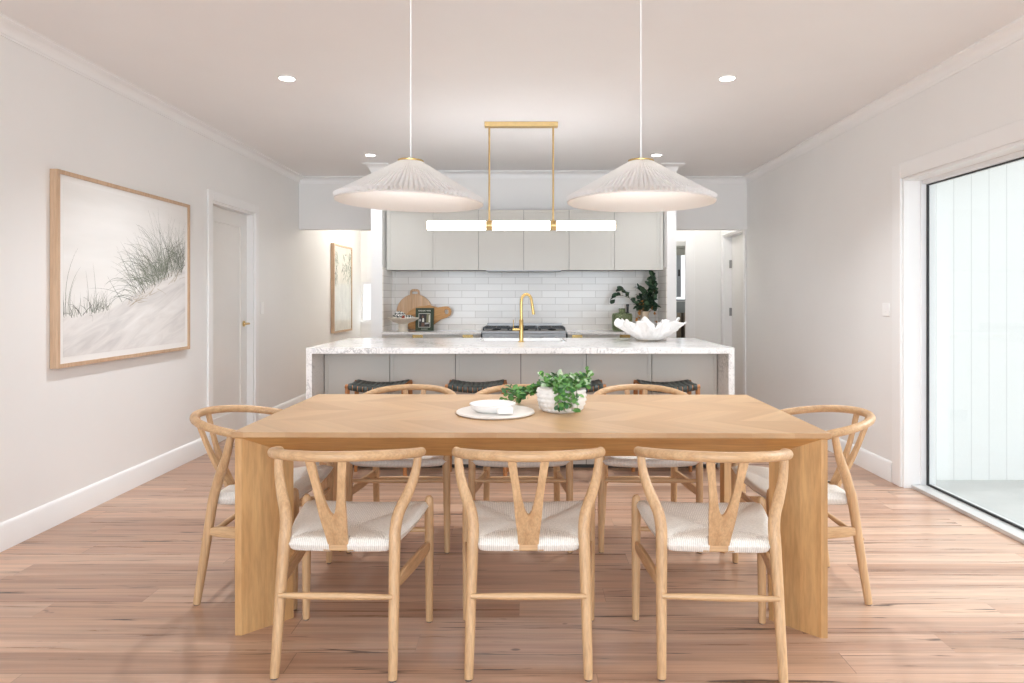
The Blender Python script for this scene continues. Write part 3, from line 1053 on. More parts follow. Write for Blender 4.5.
# ruffled bowl on the island
bw = MB()
nu, nv = 288, 26
vs, fs = [], []
rnd = random.Random(5)
ph = [rnd.random() * 6.28 for _ in range(6)]
for j in range(nv + 1):
    t = j / nv
    for i in range(nu):
        th = 2 * PI * i / nu
        r = .075 + .145 * t ** .9
        ruf = math.sin(5 * th + ph[0]) * .40 + math.sin(9 * th + ph[1] + 1.2 * t) * .75 + math.sin(16 * th + ph[2]) * .22
        amp = t ** 1.8
        rr = r * (1 + amp * .20 * ruf + amp * .025 * math.sin(37 * th + 9 * t) + .012 * math.sin(23 * th + 14 * t))
        th2 = th + amp * .12 * math.sin(9 * th + ph[3])
        z = .010 + .118 * t ** 1.2 + amp * .030 * math.sin(9 * th + ph[1] + 1.9) + amp * .016 * math.sin(14 * th + ph[5]) + amp * .008 * math.sin(31 * th + ph[4])
        vs.append((rr * math.cos(th2) * 1.06, rr * math.sin(th2) * .92, max(.002, z)))
for j in range(nv):
    for i in range(nu):
        ii = (i + 1) % nu
        fs.append((j * nu + i, j * nu + ii, (j + 1) * nu + ii, (j + 1) * nu + i))
fs.append(tuple(range(nu))[::-1])
bw.add(vs, fs)
o = bw.build('decorative_bowl', M['ruffle'], loc=(.955, 5.45, IH + .012), angle=80)
s = o.modifiers.new('Solidify', 'SOLIDIFY'); s.thickness = .011; s.offset = 1
tag(o, 'large white ruffled coral shaped bowl on the island benchtop', 'bowl')

# ============================================================ BAR STOOLS
def make_stool():
    root = thing('bar_stool', 'x', 'stool')
    def sag(x):
        return .030 * (x / .2) ** 2
    hz = .622
    for sy in (-1, 1):
        Q = [(x, sy * .125, hz + sag(x) * .8) for x in [-.205 + .41 * i / 14 for i in range(15)]]
        tb(Q, [.014] + [.0175] * 13 + [.014], n=14).build('seat_rail', M['teak'], root)
    for sx in (-1, 1):
        tb([(sx * .190, -.125, hz + .004), (sx * .190, .125, hz + .004)], .014, n=12).build('side_rail', M['teak'], root)
        for sy in (-1, 1):
            tb([(sx * .205, sy * .150, 0), (sx * .194, sy * .130, .40), (sx * .190, sy * .125, .638)], [.013, .017, .016], n=14).build('leg', M['teak'], root)
        tb([(sx * .200, -.145, .30), (sx * .200, .145, .30)], .010, n=10).build('stretcher', M['teak'], root)
    for sy in (-1, 1):
        tb([(-.200, sy * .146, .21), (.200, sy * .146, .21)], .010, n=10).build('stretcher', M['teak'], root)
    # leather straps slung front to back and wrapped round the rails, woven through by lengthwise straps
    m = MB()
    ns = 11
    wd = .372 / ns
    prof = []
    for i in range(9):
        a = R(-150 + 240 * i / 8)
        prof.append((-.125 - .0205 * math.sin(a + R(60)) if False else -.125 + .0208 * math.cos(R(270) - R(240) * i / 8 + R(0)), .0208 * math.sin(R(270) - R(240) * i / 8)))
    prof2 = []
    for i in range(9):
        an = R(300 - 210 * i / 8)
        prof2.append((-.125 + .0208 * math.cos(an), .0208 * math.sin(an)))
    mid = [(-.09, .0185), (-.045, .015), (0, .0140), (.045, .015), (.09, .0185)]
    full = prof2 + mid + [(-a, b) for a, b in prof2[::-1]]
    for k in range(ns):
        xa = -.186 + k * wd + .0028
        xb = xa + wd - .0056
        vs, fs = [], []
        for (y, z) in full:
            for x in (xa, (xa + xb) / 2, xb):
                zz = hz + sag(x) * .8 + z + (.0012 if x == (xa + xb) / 2 else 0)
                vs.append((x, y, zz))
        for i in range(len(full) - 1):
            for j in (0, 1):
                fs.append((i * 3 + j, i * 3 + j + 1, (i + 1) * 3 + j + 1, (i + 1) * 3 + j))
        m.add(vs, fs)
    # lengthwise straps as one woven sheet between the rails, just under the cross straps
    vs, fs = [], []
    xs = [-.186 + .372 * i / 20 for i in range(21)]
    ys = [-.128 + .256 * i / 10 for i in range(11)]
    for y in ys:
        for x in xs:
            vs.append((x, y, hz + sag(x) * .8 + .0135 + .0045 * (y / .125) ** 2))
    for j in range(10):
        for i in range(20):
            fs.append((j * 21 + i, j * 21 + i + 1, (j + 1) * 21 + i + 1, (j + 1) * 21 + i))
    m.add(vs, fs)
    o = m.build('woven_seat', M['leather'], root, angle=60)
    sd = o.modifiers.new('Solidify', 'SOLIDIFY'); sd.thickness = .003; sd.offset = 0
    return root


sp0 = make_stool()
for i, (x, lb) in enumerate(((-1.045, 'teak stool with woven dark green leather seat, at the island end beside the hall'),
                             (-.370, 'teak stool with woven dark green leather seat, behind the white bowl and board'),
                             (.310, 'teak stool with woven dark green leather seat, mostly hidden by the table plant'),
                             (.945, 'teak stool with woven dark green leather seat, below the ruffled bowl'))):
    c = sp0 if i == 0 else copy_tree(sp0)
    c.location = (x, 4.745, 0)
    tag(c, lb, 'stool', 'woven leather stools along the island')

# ============================================================ KITCHEN WALL
UZ0, UZ1, UY = 1.535, 2.165, 7.10
ux0 = -1.482
uw = .4722
names = ('pair of greige wall cupboard doors above the round wooden board', 'pair of greige wall cupboard doors above the cooker with a rangehood slot below', 'pair of greige wall cupboard doors above the leafy vase')
for k in range(3):
    t = thing('wall_cabinet', names[k], 'cabinet', group='greige wall cupboards')
    x0 = ux0 + 2 * k * uw
    x1 = x0 + 2 * uw
    bx((x0 + .001, x1 - .001, UY + .02, YK - .011, UZ0 + .004, UZ1 - .002)).build('carcass', M['cabinet_dark'], t)
    for q in range(2):
        m = MB()
        slim_door(m, x0 + q * uw + .002, x0 + (q + 1) * uw - .002, UY, UZ0, UZ1 - .003)
        m.build('door', M['cabinet'], t, smooth=False)
    if k == 1:
        bx((x0 + .08, x1 - .08, UY + .03, UY + .28, UZ0 - .012, UZ0 + .004)).build('rangehood', M['steel'], t, bevel=.002)
# filler strip between nib and cupboards
tag(bx((NXL1 + .011, ux0 - .001 + .002, UY + .004, YK - .011, UZ0, UZ1 - .002)).build('filler_panel', M['cabinet']), 'slim greige filler strip closing the wall cupboards at the nib', 'panel') if ux0 - NXL1 > .014 else None
tag(bx((ux0 + 6 * uw + .001, NXR0 - .011, UY + .004, YK - .011, UZ0, UZ1 - .002)).build('filler_panel', M['cabinet']), 'slim greige filler strip beside the cupboards over the leafy vase', 'panel') if NXR0 - .011 - (ux0 + 6 * uw) > .003 else None

# cooker
KX0, KX1, KY = -.49, .372, 6.82
ck = thing('range_cooker', 'stainless steel freestanding cooker with black pan supports', 'cooker')
bx((KX0 + .006, KX1 - .006, KY + .03, YK - .075, .06, .885)).build('body', M['steel'], ck, bevel=.003)
bx((KX0 + .03, KX1 - .03, KY + .06, YK - .10, 0, .062)).build('plinth', M['black'], ck)
bx((KX0, KX1, KY + .012, YK - .075, .885, .915)).build('hob', M['steel'], ck, bevel=.006)
bx((KX0 + .012, KX1 - .012, KY, KY + .03, .80, .887)).build('control_panel', M['steel'], ck, bevel=.004)
bx((KX0 + .03, KX1 - .03, YK - .075, YK - .05, .60, .975)).build('backguard', M['steel'], ck, bevel=.002)
for sx, x in ((0, KX0), (1, KX1 - .012)):
    bx((x, x + .012, KY + .004, KY + .03, .80, .885)).build('corner_cap', M['black'], ck)
bx((KX0 + .02, KX1 - .02, KY + .005, KY + .03, .16, .78)).build('oven_door', M['black'], ck, bevel=.004)
tb([(KX0 + .06, KY - .035, .73), (KX1 - .06, KY - .035, .73)], .011).build('oven_handle', M['steel'], ck)
for i in range(6):
    x = KX0 + .10 + i * .13
    tb([(x, KY, .842), (x, KY - .03, .842)], [.020, .017], n=16).build('knob', M['steel'], ck)
for i, xg in enumerate((-.345, -.06, .225)):
    m = MB()
    for yy in (6.92, 7.12, 7.31):
        m.box(xg - .13, xg + .13, yy - .006, yy + .006, .934, .948)
    for xx in (-.125, 0, .125):
        m.box(xg + xx - .006, xg + xx + .006, 6.90, 7.33, .934, .946)
    for xx in (-.125, .125):
        for yy in (6.91, 7.32):
            m.box(xg + xx - .008, xg + xx + .008, yy - .008, yy + .008, .9155, .936)
    m.build('grate', M['black'], ck)
    for yy in (7.02, 7.22):
        m = MB(); m.lathe([(.0, .915), (.042, .915), (.042, .924), (.030, .932), (0, .932)], 20, (xg, yy, 0)); m.build('burner', M['black'], ck)

# base cabinets and rear benchtops
for k, (x0, x1, seams, pulls, lb, lbt) in enumerate((
        (NXL1 + .012, KX0 - .004, (-.715, -.545), ((-1.13), (-.625)), 'greige base cabinet with brass edge pulls under the round wooden board', 'white stone benchtop holding the wooden boards and cookbook'),
        (KX1 + .004, NXR0 - .012, (.575,), ((.475), (.955)), 'greige base cabinet with brass edge pulls under the leafy vase', 'white stone benchtop holding the green glass vase'))):
    t = thing('base_cabinet', lb, 'cabinet', group='greige base cabinets')
    bx((x0, x1, 6.895, YK - .012, .0, .874)).build('carcass', M['cabinet_dark'], t)
    edges = [x0] + list(seams) + [x1]
    for i in range(len(edges) - 1):
        m = MB()
        slim_door(m, edges[i] + .002, edges[i + 1] - .002, 6.873, .12, .872)
        fr = m.build('drawer', M['cabinet'], t, smooth=False)
        for p in pulls:
            if edges[i] < p < edges[i + 1]:
                bx((p - .052, p + .052, 6.861, 6.8725, .832, .8725), (p - .052, p + .052, 6.861, 6.873, .8715, .8735)).build('edge_pull', M['brass'], fr)
    tag(bx((x0, x1, 6.85, YK - .0105, .876, .90)).build('stone_benchtop', M['quartz'], smooth=False), lbt, 'benchtop', 'rear kitchen benchtops')

# --- things on the rear benchtop, cookbook side
def circle(cx, cz, r, n=40, a0=0, a1=360):
    return [(cx + r * math.cos(R(a0 + (a1 - a0) * i / n)), cz + r * math.sin(R(a0 + (a1 - a0) * i / n))) for i in range(n)]


# round board with loop handle
rb = .192
loop = [(rb * math.cos(R(a)), .200 + rb * math.sin(R(a))) for a in range(-254, 75, 4)]
loop += [(.052, .386), (.050, .420), (.040, .440), (.022, .447), (-.022, .447), (-.040, .440), (-.050, .420), (-.052, .386)]
hole = [(.032, .394), (.032, .416), (.024, .425), (-.024, .425), (-.032, .416), (-.032, .394)]
o = flat_shape('serving_board', [loop, hole], .020, M['board_a'])
o.location = (-1.245, 7.345, .8935); o.rotation_euler = (R(-6), 0, 0)
tag(o, 'large round wooden serving board with loop handle leaning on the tiles', 'board')
# paddle board lying tilted in front of it
body = []
for i in range(41):
    a = R(70 + 220 * i / 40)
    body.append((.165 * math.cos(a) - .02, .122 * math.sin(a)))
body += [(.10, -.10), (.19, -.062), (.245, -.058), (.290, -.045), (.312, -.010), (.312, .020), (.292, .050), (.255, .060), (.18, .066), (.10, .110)]
hole = [(.252, -.026), (.275, -.024), (.286, -.004), (.286, .012), (.272, .028), (.250, .030), (.240, .012), (.240, -.010)]
o = flat_shape('serving_board', [body, hole], .020, M['board_b'])
o.location = (-1.145, 7.285, 1.036); o.rotation_euler = (R(-8), R(-13), 0)
tag(o, 'honey coloured paddle board with a handle hole behind the cookbook', 'board')
# cookbook
bk = thing('cookbook', 'dark green cookbook with a photo on its cover standing on the rear benchtop', 'book', (-1.108, 7.16, .9))
BW, BH, BT = .190, .240, .026
rot = (R(-6), 0, 0)
bx((-BW / 2, BW / 2, 0, .003, 0, BH), (-BW / 2, BW / 2, BT - .003, BT, 0, BH), (-BW / 2, -BW / 2 + .004, .003, BT - .003, 0, BH)).build('cover', M['book'], bk, rot=rot)
bx((-BW / 2 + .004, BW / 2 - .004, .003, BT - .003, .003, BH - .004)).build('pages', M['paper'], bk, rot=rot)
m = MB()
cx0, cx1, cz0, cz1 = -.062, .060, .036, .184
def patch(mi, poly, lay):
    m.prism(poly, -.0004 - .00025 * lay, -.0001, 'y', mi)
patch(0, [(cx0, cz0), (cx1, cz0), (cx1, cz1), (cx0, cz1)], 0)
patch(1, [(cx0 + .004, cz0 + .004), (cx1 - .004, cz0 + .004), (cx1 - .004, cz1 - .004), (cx0 + .004, cz1 - .004)], 1)
patch(2, [(.018, .075), (.056, .075), (.056, .178), (.022, .178)], 2)
patch(0, [(.044, .09), (.053, .09), (.053, .165), (.046, .165)], 3)
patch(3, [(-.034, .045), (.000, .045), (-.002, .085), (-.030, .088)], 2)
patch(3, [(-.030, .140), (-.024, .160), (-.014, .160), (-.010, .142), (-.020, .134)], 2)
patch(0, [(-.026, .094), (-.004, .094), (-.006, .128), (-.016, .138), (-.022, .126)], 3)
patch(4, [(.002, .068), (.046, .074), (.044, .086), (.004, .084)], 3)
patch(4, [(-.056, .10), (-.036, .10), (-.038, .124), (-.054, .122)], 2)
m.build('cover_photo', [M['ink_white'], M['ink_dark'], M['ink_olive'], M['ink_brown'], M['ink_grey']], bk, rot=rot, smooth=False)
m = MB()
x = -.066
rr = random.Random(3)
for wlen in (8, 5):
    for i in range(wlen):
        ww = rr.choice((.0055, .007, .008))
        hh2 = .0125
        m.box(x, x + .0018, -.0006, 0, .205, .205 + hh2)
        m.box(x + ww - .0018, x + ww, -.0006, 0, .205, .205 + hh2)
        zt = rr.choice((.205, .2105, .2155))
        m.box(x + .0018, x + ww - .0018, -.0006, 0, zt, zt + .002)
        x += ww + .0023
    x += .010
m.box(-.034, .034, -.0006, 0, .0165, .0195)
m.build('cover_lettering', M['ink_white'], bk, rot=rot, smooth=False)
# pedestal bowl with a patterned cloth
m = MB()
m.lathe([(.0, 0), (.050, 0), (.052, .004), (.047, .03), (.048, .078), (.062, .090), (.105, .102), (.145, .124), (.158, .140), (.153, .143), (.138, .131), (.098, .112), (.05, .104), (0, .102)], 48)
tag(m.build('pedestal_bowl', M['sand_bowl'], loc=(-1.297, 6.985, .9)), 'sand coloured footed bowl on the rear benchtop beside the cookbook', 'bowl')
def cloth(name, mat, loc, sx, sy, sz, seed, label, cat):
    rnd = random.Random(seed)
    m = MB()
    vs, fs = [], []
    na, nb = 28, 14
    p = [rnd.random() * 6 for _ in range(4)]
    for j in range(nb + 1):
        ph_ = -PI / 2 + PI * j / nb
        for i in range(na):
            th = 2 * PI * i / na
            k = 1 + .14 * math.sin(3 * th + p[0] + 2 * ph_) + .10 * math.sin(5 * th + p[1]) * math.cos(ph_) + .08 * math.sin(4 * ph_ + p[2])
            vs.append((sx * k * math.cos(ph_) * math.cos(th), sy * k * math.cos(ph_) * math.sin(th), sz * (1 + math.sin(ph_)) * (1 + .12 * math.sin(2 * th + p[3]))))
    for j in range(nb):
        for i in range(na):
            ii = (i + 1) % na
            fs.append((j * na + i, j * na + ii, (j + 1) * na + ii, (j + 1) * na + i))
    m.add(vs, fs)
    return tag(m.build(name, mat, loc=loc, angle=70), label, cat)
cloth('napkin', M['stripe'], (-1.340, 6.98, 1.020), .055, .05, .040, 2, 'black and white zigzag napkin bundled high in the footed bowl', 'napkin')
cloth('napkin', M['stripe'], (-1.242, 6.985, 1.022), .05, .045, .022, 4, 'black and white zigzag napkin lying low beside the cookbook in the footed bowl', 'napkin')
cloth('napkin', M['rust'], (-1.290, 6.945, 1.022), .020, .016, .020, 6, 'small rust red cloth tucked between the zigzag napkins', 'napkin')

# --- things on the rear benchtop, leafy side
m = MB()
m.lathe([(0, 0), (.085, 0), (.102, .012), (.106, .05), (.106, .165), (.098, .182), (.040, .192), (.033, .200), (.034, .232), (.038, .235), (.030, .235), (.028, .198), (.09, .178), (.098, .16), (.098, .02), (0, .01)], 48)
tag(m.build('glass_vase', M['green_glass'], loc=(.962, 7.13, .9)), 'squat olive green glass vase on the rear benchtop', 'vase')
m = MB()
m.lathe([(0, 0), (.026, 0), (.028, .01), (.028, .17), (.012, .20), (.012, .255), (.016, .258), (.016, .278), (0, .278)], 24)
tag(m.build('bottle', M['black'], loc=(1.045, 7.31, .9)), 'small black bottle standing behind the green glass vase', 'bottle')
pv = thing('plant_vase', 'beige vase of dark eucalyptus branches on the rear benchtop', 'vase', (1.20, 7.15, .9))
m = MB()
m.lathe([(0, 0), (.044, 0), (.050, .01), (.052, .06), (.042, .13), (.040, .165), (.050, .198), (.050, .205), (.043, .203), (.034, .165), (0, .15)], 40)
m.build('pot', M['beige'], pv)
rnd = random.Random(11)


def spray(m, pts, n, L, W, mis, r=.003, jit=.6, end=.15, tubemi=0):
    Q = catmull(pts, 8)
    m.tube(Q, [r * (1 - .6 * i / len(Q)) for i in range(len(Q))], n=6, mi=tubemi)
    for k in range(n):
        t = end + (1 - end) * (k + rnd.random() * .8) / n
        i = min(int(t * (len(Q) - 1)), len(Q) - 2)
        p = Q[i].lerp(Q[i + 1], t * (len(Q) - 1) - i)
        ax_ = (Q[i + 1] - Q[i]).normalized()
        dirn = ax_ * .45 + Vector((rnd.uniform(-1, 1), rnd.uniform(-1, 1), rnd.uniform(-.5, .9))) * 1.0
        nr = Vector((rnd.uniform(-.7, .7), rnd.uniform(-1.0, .1), rnd.uniform(.2, 1)))
        q = rnd.uniform(.7, 1.15)
        m.leaf(p, dirn, nr, L * q, W * q, rnd.choice(mis), bend=rnd.uniform(0, .3))


m = MB()
for pts, n in (([(0, 0, .17), (.03, 0, .30), (.08, -.01, .48), (.085, 0, .585)], 26), ([(0, 0, .17), (.02, .01, .30), (.035, .0, .42), (.06, .02, .53)], 24),
               ([(0, 0, .17), (-.01, .01, .30), (-.03, -.01, .40), (-.05, 0, .47)], 14), ([(0, 0, .17), (-.05, 0, .26), (-.14, -.01, .32), (-.20, -.01, .40), (-.24, 0, .425)], 15),
               ([(-.16, -.01, .345), (-.24, -.01, .37), (-.30, -.01, .36), (-.315, -.01, .32)], 6), ([(0, 0, .17), (.06, 0, .28), (.09, -.02, .36), (.11, -.02, .46)], 22),
               ([(0, 0, .17), (-.03, -.03, .25), (-.06, -.04, .27), (-.08, -.05, .24)], 14), ([(0, 0, .17), (.04, -.03, .24), (.08, -.05, .27), (.11, -.06, .25)], 14),
               ([(0, 0, .17), (.03, .02, .32), (.07, .03, .42)], 22), ([(0, 0, .17), (.0, -.02, .28), (.02, -.02, .39)], 20), ([(0, 0, .17), (.05, .0, .30), (.10, .0, .40)], 18), ([(0, 0, .17), (.02, -.03, .24), (.04, -.04, .30)], 14), ([(0, 0, .17), (-.02, .02, .27), (-.05, .02, .36)], 18)):
    spray(m, pts, n, .068, .056, (1, 1, 1, 2))
m.build('foliage', [M['stem'], M['euca_a'], M['euca_b']], pv)
m = MB()
for pts in ([(0, -.01, .17), (-.03, -.03, .26), (-.045, -.045, .30)], [(-.01, -.01, .17), (-.05, -.04, .22), (-.075, -.05, .16), (-.08, -.05, .12)], [(0, -.02, .18), (-.04, -.05, .22), (-.055, -.06, .17)],
            [(.02, -.01, .17), (.08, -.03, .23), (.10, -.04, .20), (.105, -.04, .08)], [(.02, -.01, .17), (.07, -.03, .22), (.09, -.04, .26)]):
    spray(m, pts, 8, .034, .026, (1,), r=.002, end=.4)
m.build('dried_sprig', [M['copper'], M['copper']], pv)

# ============================================================ LAMPS
def lamp(name, kind, loc, power, col=(.94, .98, 1.03), size=.05, ang=130):
    l = bpy.data.lights.new(name, kind)
    l.energy, l.color = power, col
    l.shadow_soft_size = size
    if kind == 'SPOT':
        l.spot_size, l.spot_blend = R(ang), .8
    o = bpy.data.objects.new(name, l); COL.objects.link(o)
    o.location = loc
    return o
# downlights
def downlight(x, y, lb):
    t = thing('downlight', lb, 'downlight', (x, y, ZC), group='recessed ceiling downlights')
    m = MB(); m.lathe([(.058, .0), (.058, -.003), (.050, -.006), (.046, -.006), (.046, -.002), (.046, 0)], 32); m.build('trim_ring', M['white'], t)
    m = MB(); m.lathe([(.0, -.003), (.046, -.003), (.046, -.0005), (0, -.0005)], 32); m.build('lamp_disc', M['lamp'], t)
for x_, y_ in ((-1.506, 4.23), (1.222, 4.23), (-1.52, 6.5), (1.205, 6.5)):
    lamp('downlight_lamp', 'SPOT', (x_, y_, ZC - .02), 60 if y_ < 5 else 17)
downlight(-1.506, 4.23, 'round ceiling downlight above the dune print side of the room')
downlight(1.222, 4.23, 'round ceiling downlight above the glass door side of the table')
downlight(-1.52, 6.5, 'round ceiling downlight above the far island end by the hall')
downlight(1.205, 6.5, 'round ceiling downlight above the ruffled bowl')

M['opal'] = make_emit('fill_dome_glow', (1.0, .98, .95, 1), 12.0)
M['opal_warm'] = make_emit('fill_dome_warm_glow', (1.0, .96, .90, 1), 42.0)
for x_, y_, lb in ((-2.1, 9.3, 'unseen opal dome added as fill light in the hall behind the lintel'), (1.97, 8.25, 'unseen opal dome added as fill light in the passage behind the lintel'), (1.95, 9.7, 'unseen opal dome added as fill light above the laundry bench')):  # domes added out of view to brighten hall, passage and laundry
    t = thing('fill_light_dome', lb, 'fill light', (x_, y_, ZC))
    m = MB(); m.lathe([(0, 0), (.15, 0), (.15, -.02), (0, -.02)], 40); m.build('base_plate', M['white'], t)
    m = MB(); m.lathe([(.14, -.0205), (.135, -.045), (.10, -.075), (.05, -.090), (0, -.094)], 40); m.build('fill_dome', M['opal_warm' if x_ < 0 else 'opal'], t)

# linear brass pendant over the island
lx, ly = -.068, 5.30
t = thing('linear_pendant', 'brass framed tube pendant glowing above the island', 'pendant light', (lx, ly, 0))
bx((-.284, .284, -.03, .03, ZC - .038, ZC)).build('ceiling_mount', M['brass_soft'], t, bevel=.002)
TZ = 1.806
for s in (-1, 1):
    tb([(s * .248, 0, TZ + .03), (s * .248, 0, ZC - .036)], .0075, n=12).build('rod', M['brass_soft'], t)
    m = MB()
    for x0, x1 in ((-.0285, -.004), (.004, .0285)):
        pass
    m.tube([(s * .248 - .026, 0, TZ), (s * .248 + .026, 0, TZ)], .0375, n=32)
    m.tube([(s * .248, 0, TZ + .02), (s * .248, 0, TZ + .045)], .012, n=20)
    m.build('collar', M['brass_soft'], t)
    tb([(s * .727, 0, TZ), (s * .734, 0, TZ)], .0355, n=32).build('end_cap', M['brass_soft'], t)
tb([(-.728, 0, TZ), (.728, 0, TZ)], .0345, n=32).build('tube_lamp', M['tube'], t)


def cone_pendant(x, y, z, tilt, label):
    t = thing('cone_pendant', label, 'pendant light', (x, y, z), group='pleated cone pendants')
    t.rotation_euler = (0, R(tilt), 0)
    m = MB()
    NP = 90
    vs, fs = [], []
    rings = [(0, .052, .176), (.25, .120, .134), (.5, .188, .092), (.75, .256, .050), (1.0, .322, .010)]
    n = NP * 3
    for tt, r, zz in rings:
        for i in range(n):
            a = 2 * PI * (i // 3 + (0, .52, .76)[i % 3]) / NP
            amp = .0015 + .0085 * tt
            d = -amp * 1.5 if i % 3 == 2 else amp
            vs.append(((r + d * .55) * math.cos(a), (r + d * .55) * math.sin(a), zz + d * .8))
    for j in range(len(rings) - 1):
        for i in range(n):
            ii = (i + 1) % n
            fs.append((j * n + i, j * n + ii, (j + 1) * n + ii, (j + 1) * n + i))
    m.add(vs, fs)
    sh = m.build('lamp_shade', M['shade'], t, smooth=False)
    m = MB()
    m.lathe([(.044, .164), (.312, -.004), (.322, -.006), (.324, .0), (.314, .002), (.044, .168)], 96, close=True)
    m.build('lining', M['lining'], t, angle=30)
    m = MB()
    m.lathe([(.0, .176), (.056, .176), (.057, .179), (.057, .182), (.055, .184), (0, .184)], 40)
    m.build('top_cap', M['brass'], t)
    m = MB(); m.lathe([(0, .120), (.017, .123), (.017, .172), (0, .172)], 20); m.build('lamp_socket', M['white'], t)
    m = MB()
    pr = [(0, .046)]
    for i in range(1, 11):
        a = R(-90 + 150 * i / 10)
        pr.append((.030 * math.cos(a), .076 + .030 * math.sin(a)))
    pr += [(.013, .110), (.013, .125)]
    m.lathe(pr, 24); m.build('bulb', M['bulb'], t)
    lp_ = lamp('bulb_lamp', 'POINT', (x, y, z + .03), 2.6, (1, .98, .96), .03)
    # cord: runs up to the ceiling, plumb whatever the shade's tilt
    rt = R(tilt)
    H = ZC - z
    def back(dx, dz):
        return (dx * math.cos(rt) - dz * math.sin(rt), 0, dx * math.sin(rt) + dz * math.cos(rt))
    tip = (.183 * math.sin(rt), .183 * math.cos(rt))
    tb([back(tip[0], tip[1]), back(tip[0], H - .02)], .0035, n=10).build('cord', M['plastic'], t)
    m = MB(); m.lathe([(0, 0), (.05, 0), (.05, .018), (.0, .022)], 32)
    o = m.build('ceiling_rose', M['white'], t, loc=back(tip[0], H), rot=(PI, -rt, 0))
    return t


cone_pendant(-.530, 3.01, 1.668, 1.4, 'pleated white cone pendant above the table on the dune print side')
cone_pendant(.488, 3.01, 1.668, .3, 'pleated white cone pendant above the table on the glass door side')

# ============================================================ WALL THINGS
def framed(name, label, xw, y0, y1, z0, z1, depth, fw, printmat, margin):
    """picture on the left wall, facing +x; the thing's origin is the lower near corner of the sheet"""
    t = thing(name, label, 'picture', (xw, y0, z0))
    W_, H_ = y1 - y0, z1 - z0
    bx((0, depth, 0, fw, 0, H_), (0, depth, W_ - fw, W_, 0, H_), (0, depth, fw, W_ - fw, 0, fw), (0, depth, fw, W_ - fw, H_ - fw, H_)).build('frame', M['frame_oak'], t, smooth=False)
    bx((.004, depth - .010, fw, W_ - fw, fw, H_ - fw)).build('mat_board', M['paper_white'], t)
    o = bx((0, .001, 0, W_ - 2 * (fw + margin), 0, H_ - 2 * (fw + margin))).build('print', printmat, t, loc=(depth - .0098, fw + margin, fw + margin), smooth=False)
    return t, o, W_ - 2 * (fw + margin), H_ - 2 * (fw + margin)


M['paper_white'] = plain('mount_paper', srgb(240, 239, 236), .7, var=.005)
t, pr, PW, PH = framed('framed_print', 'large oak framed print of grassy pale sand dunes', XL + .002, 3.70, 5.145, .86, 1.945, .042, .022, M['print'], .035)
blades = [plain('grass_ink_a', srgb(104, 112, 100), .7), plain('grass_ink_b', srgb(134, 140, 124), .7), plain('grass_ink_c', srgb(84, 88, 76), .7), plain('grass_ink_d', srgb(172, 174, 162), .7), plain('grass_ink_e', srgb(176, 164, 140), .7)]
rnd = random.Random(21)
m = MB()


def blade(u, v, ang, length, curve, wd, mi, lay):
    pts = []
    a = ang
    y, z = u * PW, v * PH
    k = 7
    for i in range(k + 1):
        pts.append((y, z))
        y += math.cos(a) * length / k
        z += math.sin(a) * length / k
        a += curve / k
    vs, fs = [], []
    for i, (y, z) in enumerate(pts):
        j0, j1 = pts[max(i - 1, 0)], pts[min(i + 1, k)]
        dx_, dz_ = j1[0] - j0[0], j1[1] - j0[1]
        l = math.hypot(dx_, dz_) or 1
        w_ = wd * (1 - (i / k) ** 1.5) + .0003
        y = min(max(y, .002), PW - .002)
        vs += [(.0012 + lay, y - dz_ / l * w_, z + dx_ / l * w_), (.0012 + lay, y + dz_ / l * w_, z - dx_ / l * w_)]
    for i in range(k):
        fs.append((2 * i, 2 * i + 1, 2 * i + 3, 2 * i + 2))
    m.add(vs, fs, mi)


def dune_v(u):
    return interp([0, .2, .38, .52, .72, .86, 1], [.22, .24, .28, .36, .46, .52, .53], u)


lay = 0
for i in range(470):
    c = rnd.random()
    if c < .60:
        u = min(.97, max(.40, rnd.gauss(.72, .11)))
        ang = R(rnd.gauss(112 - 25 * (u - .72) / .2, 24))
        ln = rnd.uniform(.12, .44) * (1.1 - .9 * abs(u - .76))
        cv = R(rnd.gauss(48, 32)) * (1 if ang > R(90) else -1)
        mi = rnd.choice((0, 0, 1, 1, 2, 3))
        v = dune_v(u) + rnd.uniform(-.03, .05)
    elif c < .74:
        u = rnd.uniform(.86, .99)
        ang = R(rnd.gauss(105, 28)); ln = rnd.uniform(.1, .28); cv = R(rnd.gauss(40, 50)); mi = rnd.choice((0, 1, 2, 3)); v = dune_v(u) + rnd.uniform(0, .14)
    elif c < .92:
        u = rnd.uniform(.0, .30)
        ang = R(rnd.gauss(92, 30)); ln = rnd.uniform(.04, .15); cv = R(rnd.gauss(0, 50)); mi = rnd.choice((0, 2, 2, 1, 3)); v = dune_v(u) + rnd.uniform(-.005, .02)
    else:
        u = rnd.uniform(.45, .95)
        ang = R(rnd.gauss(30, 15)); ln = rnd.uniform(.05, .16); cv = R(rnd.gauss(0, 30)); mi = 4; v = dune_v(u) + rnd.uniform(-.07, .0)
    lay = (lay + .00000025) if True else 0
    blade(u, v, ang, ln, cv, rnd.uniform(.0006, .0019), mi, lay)
for u, ln in ((.17, .24), (.22, .28), (.02, .40), (.03, .30), (.04, .22)):
    blade(u, dune_v(u) + .02, R(88 + 10 * rnd.random()), ln, R(-50 if u < .06 else 8), .0016, 1, lay)
m.build('printed_grass', blades, t, loc=pr.location, smooth=False)

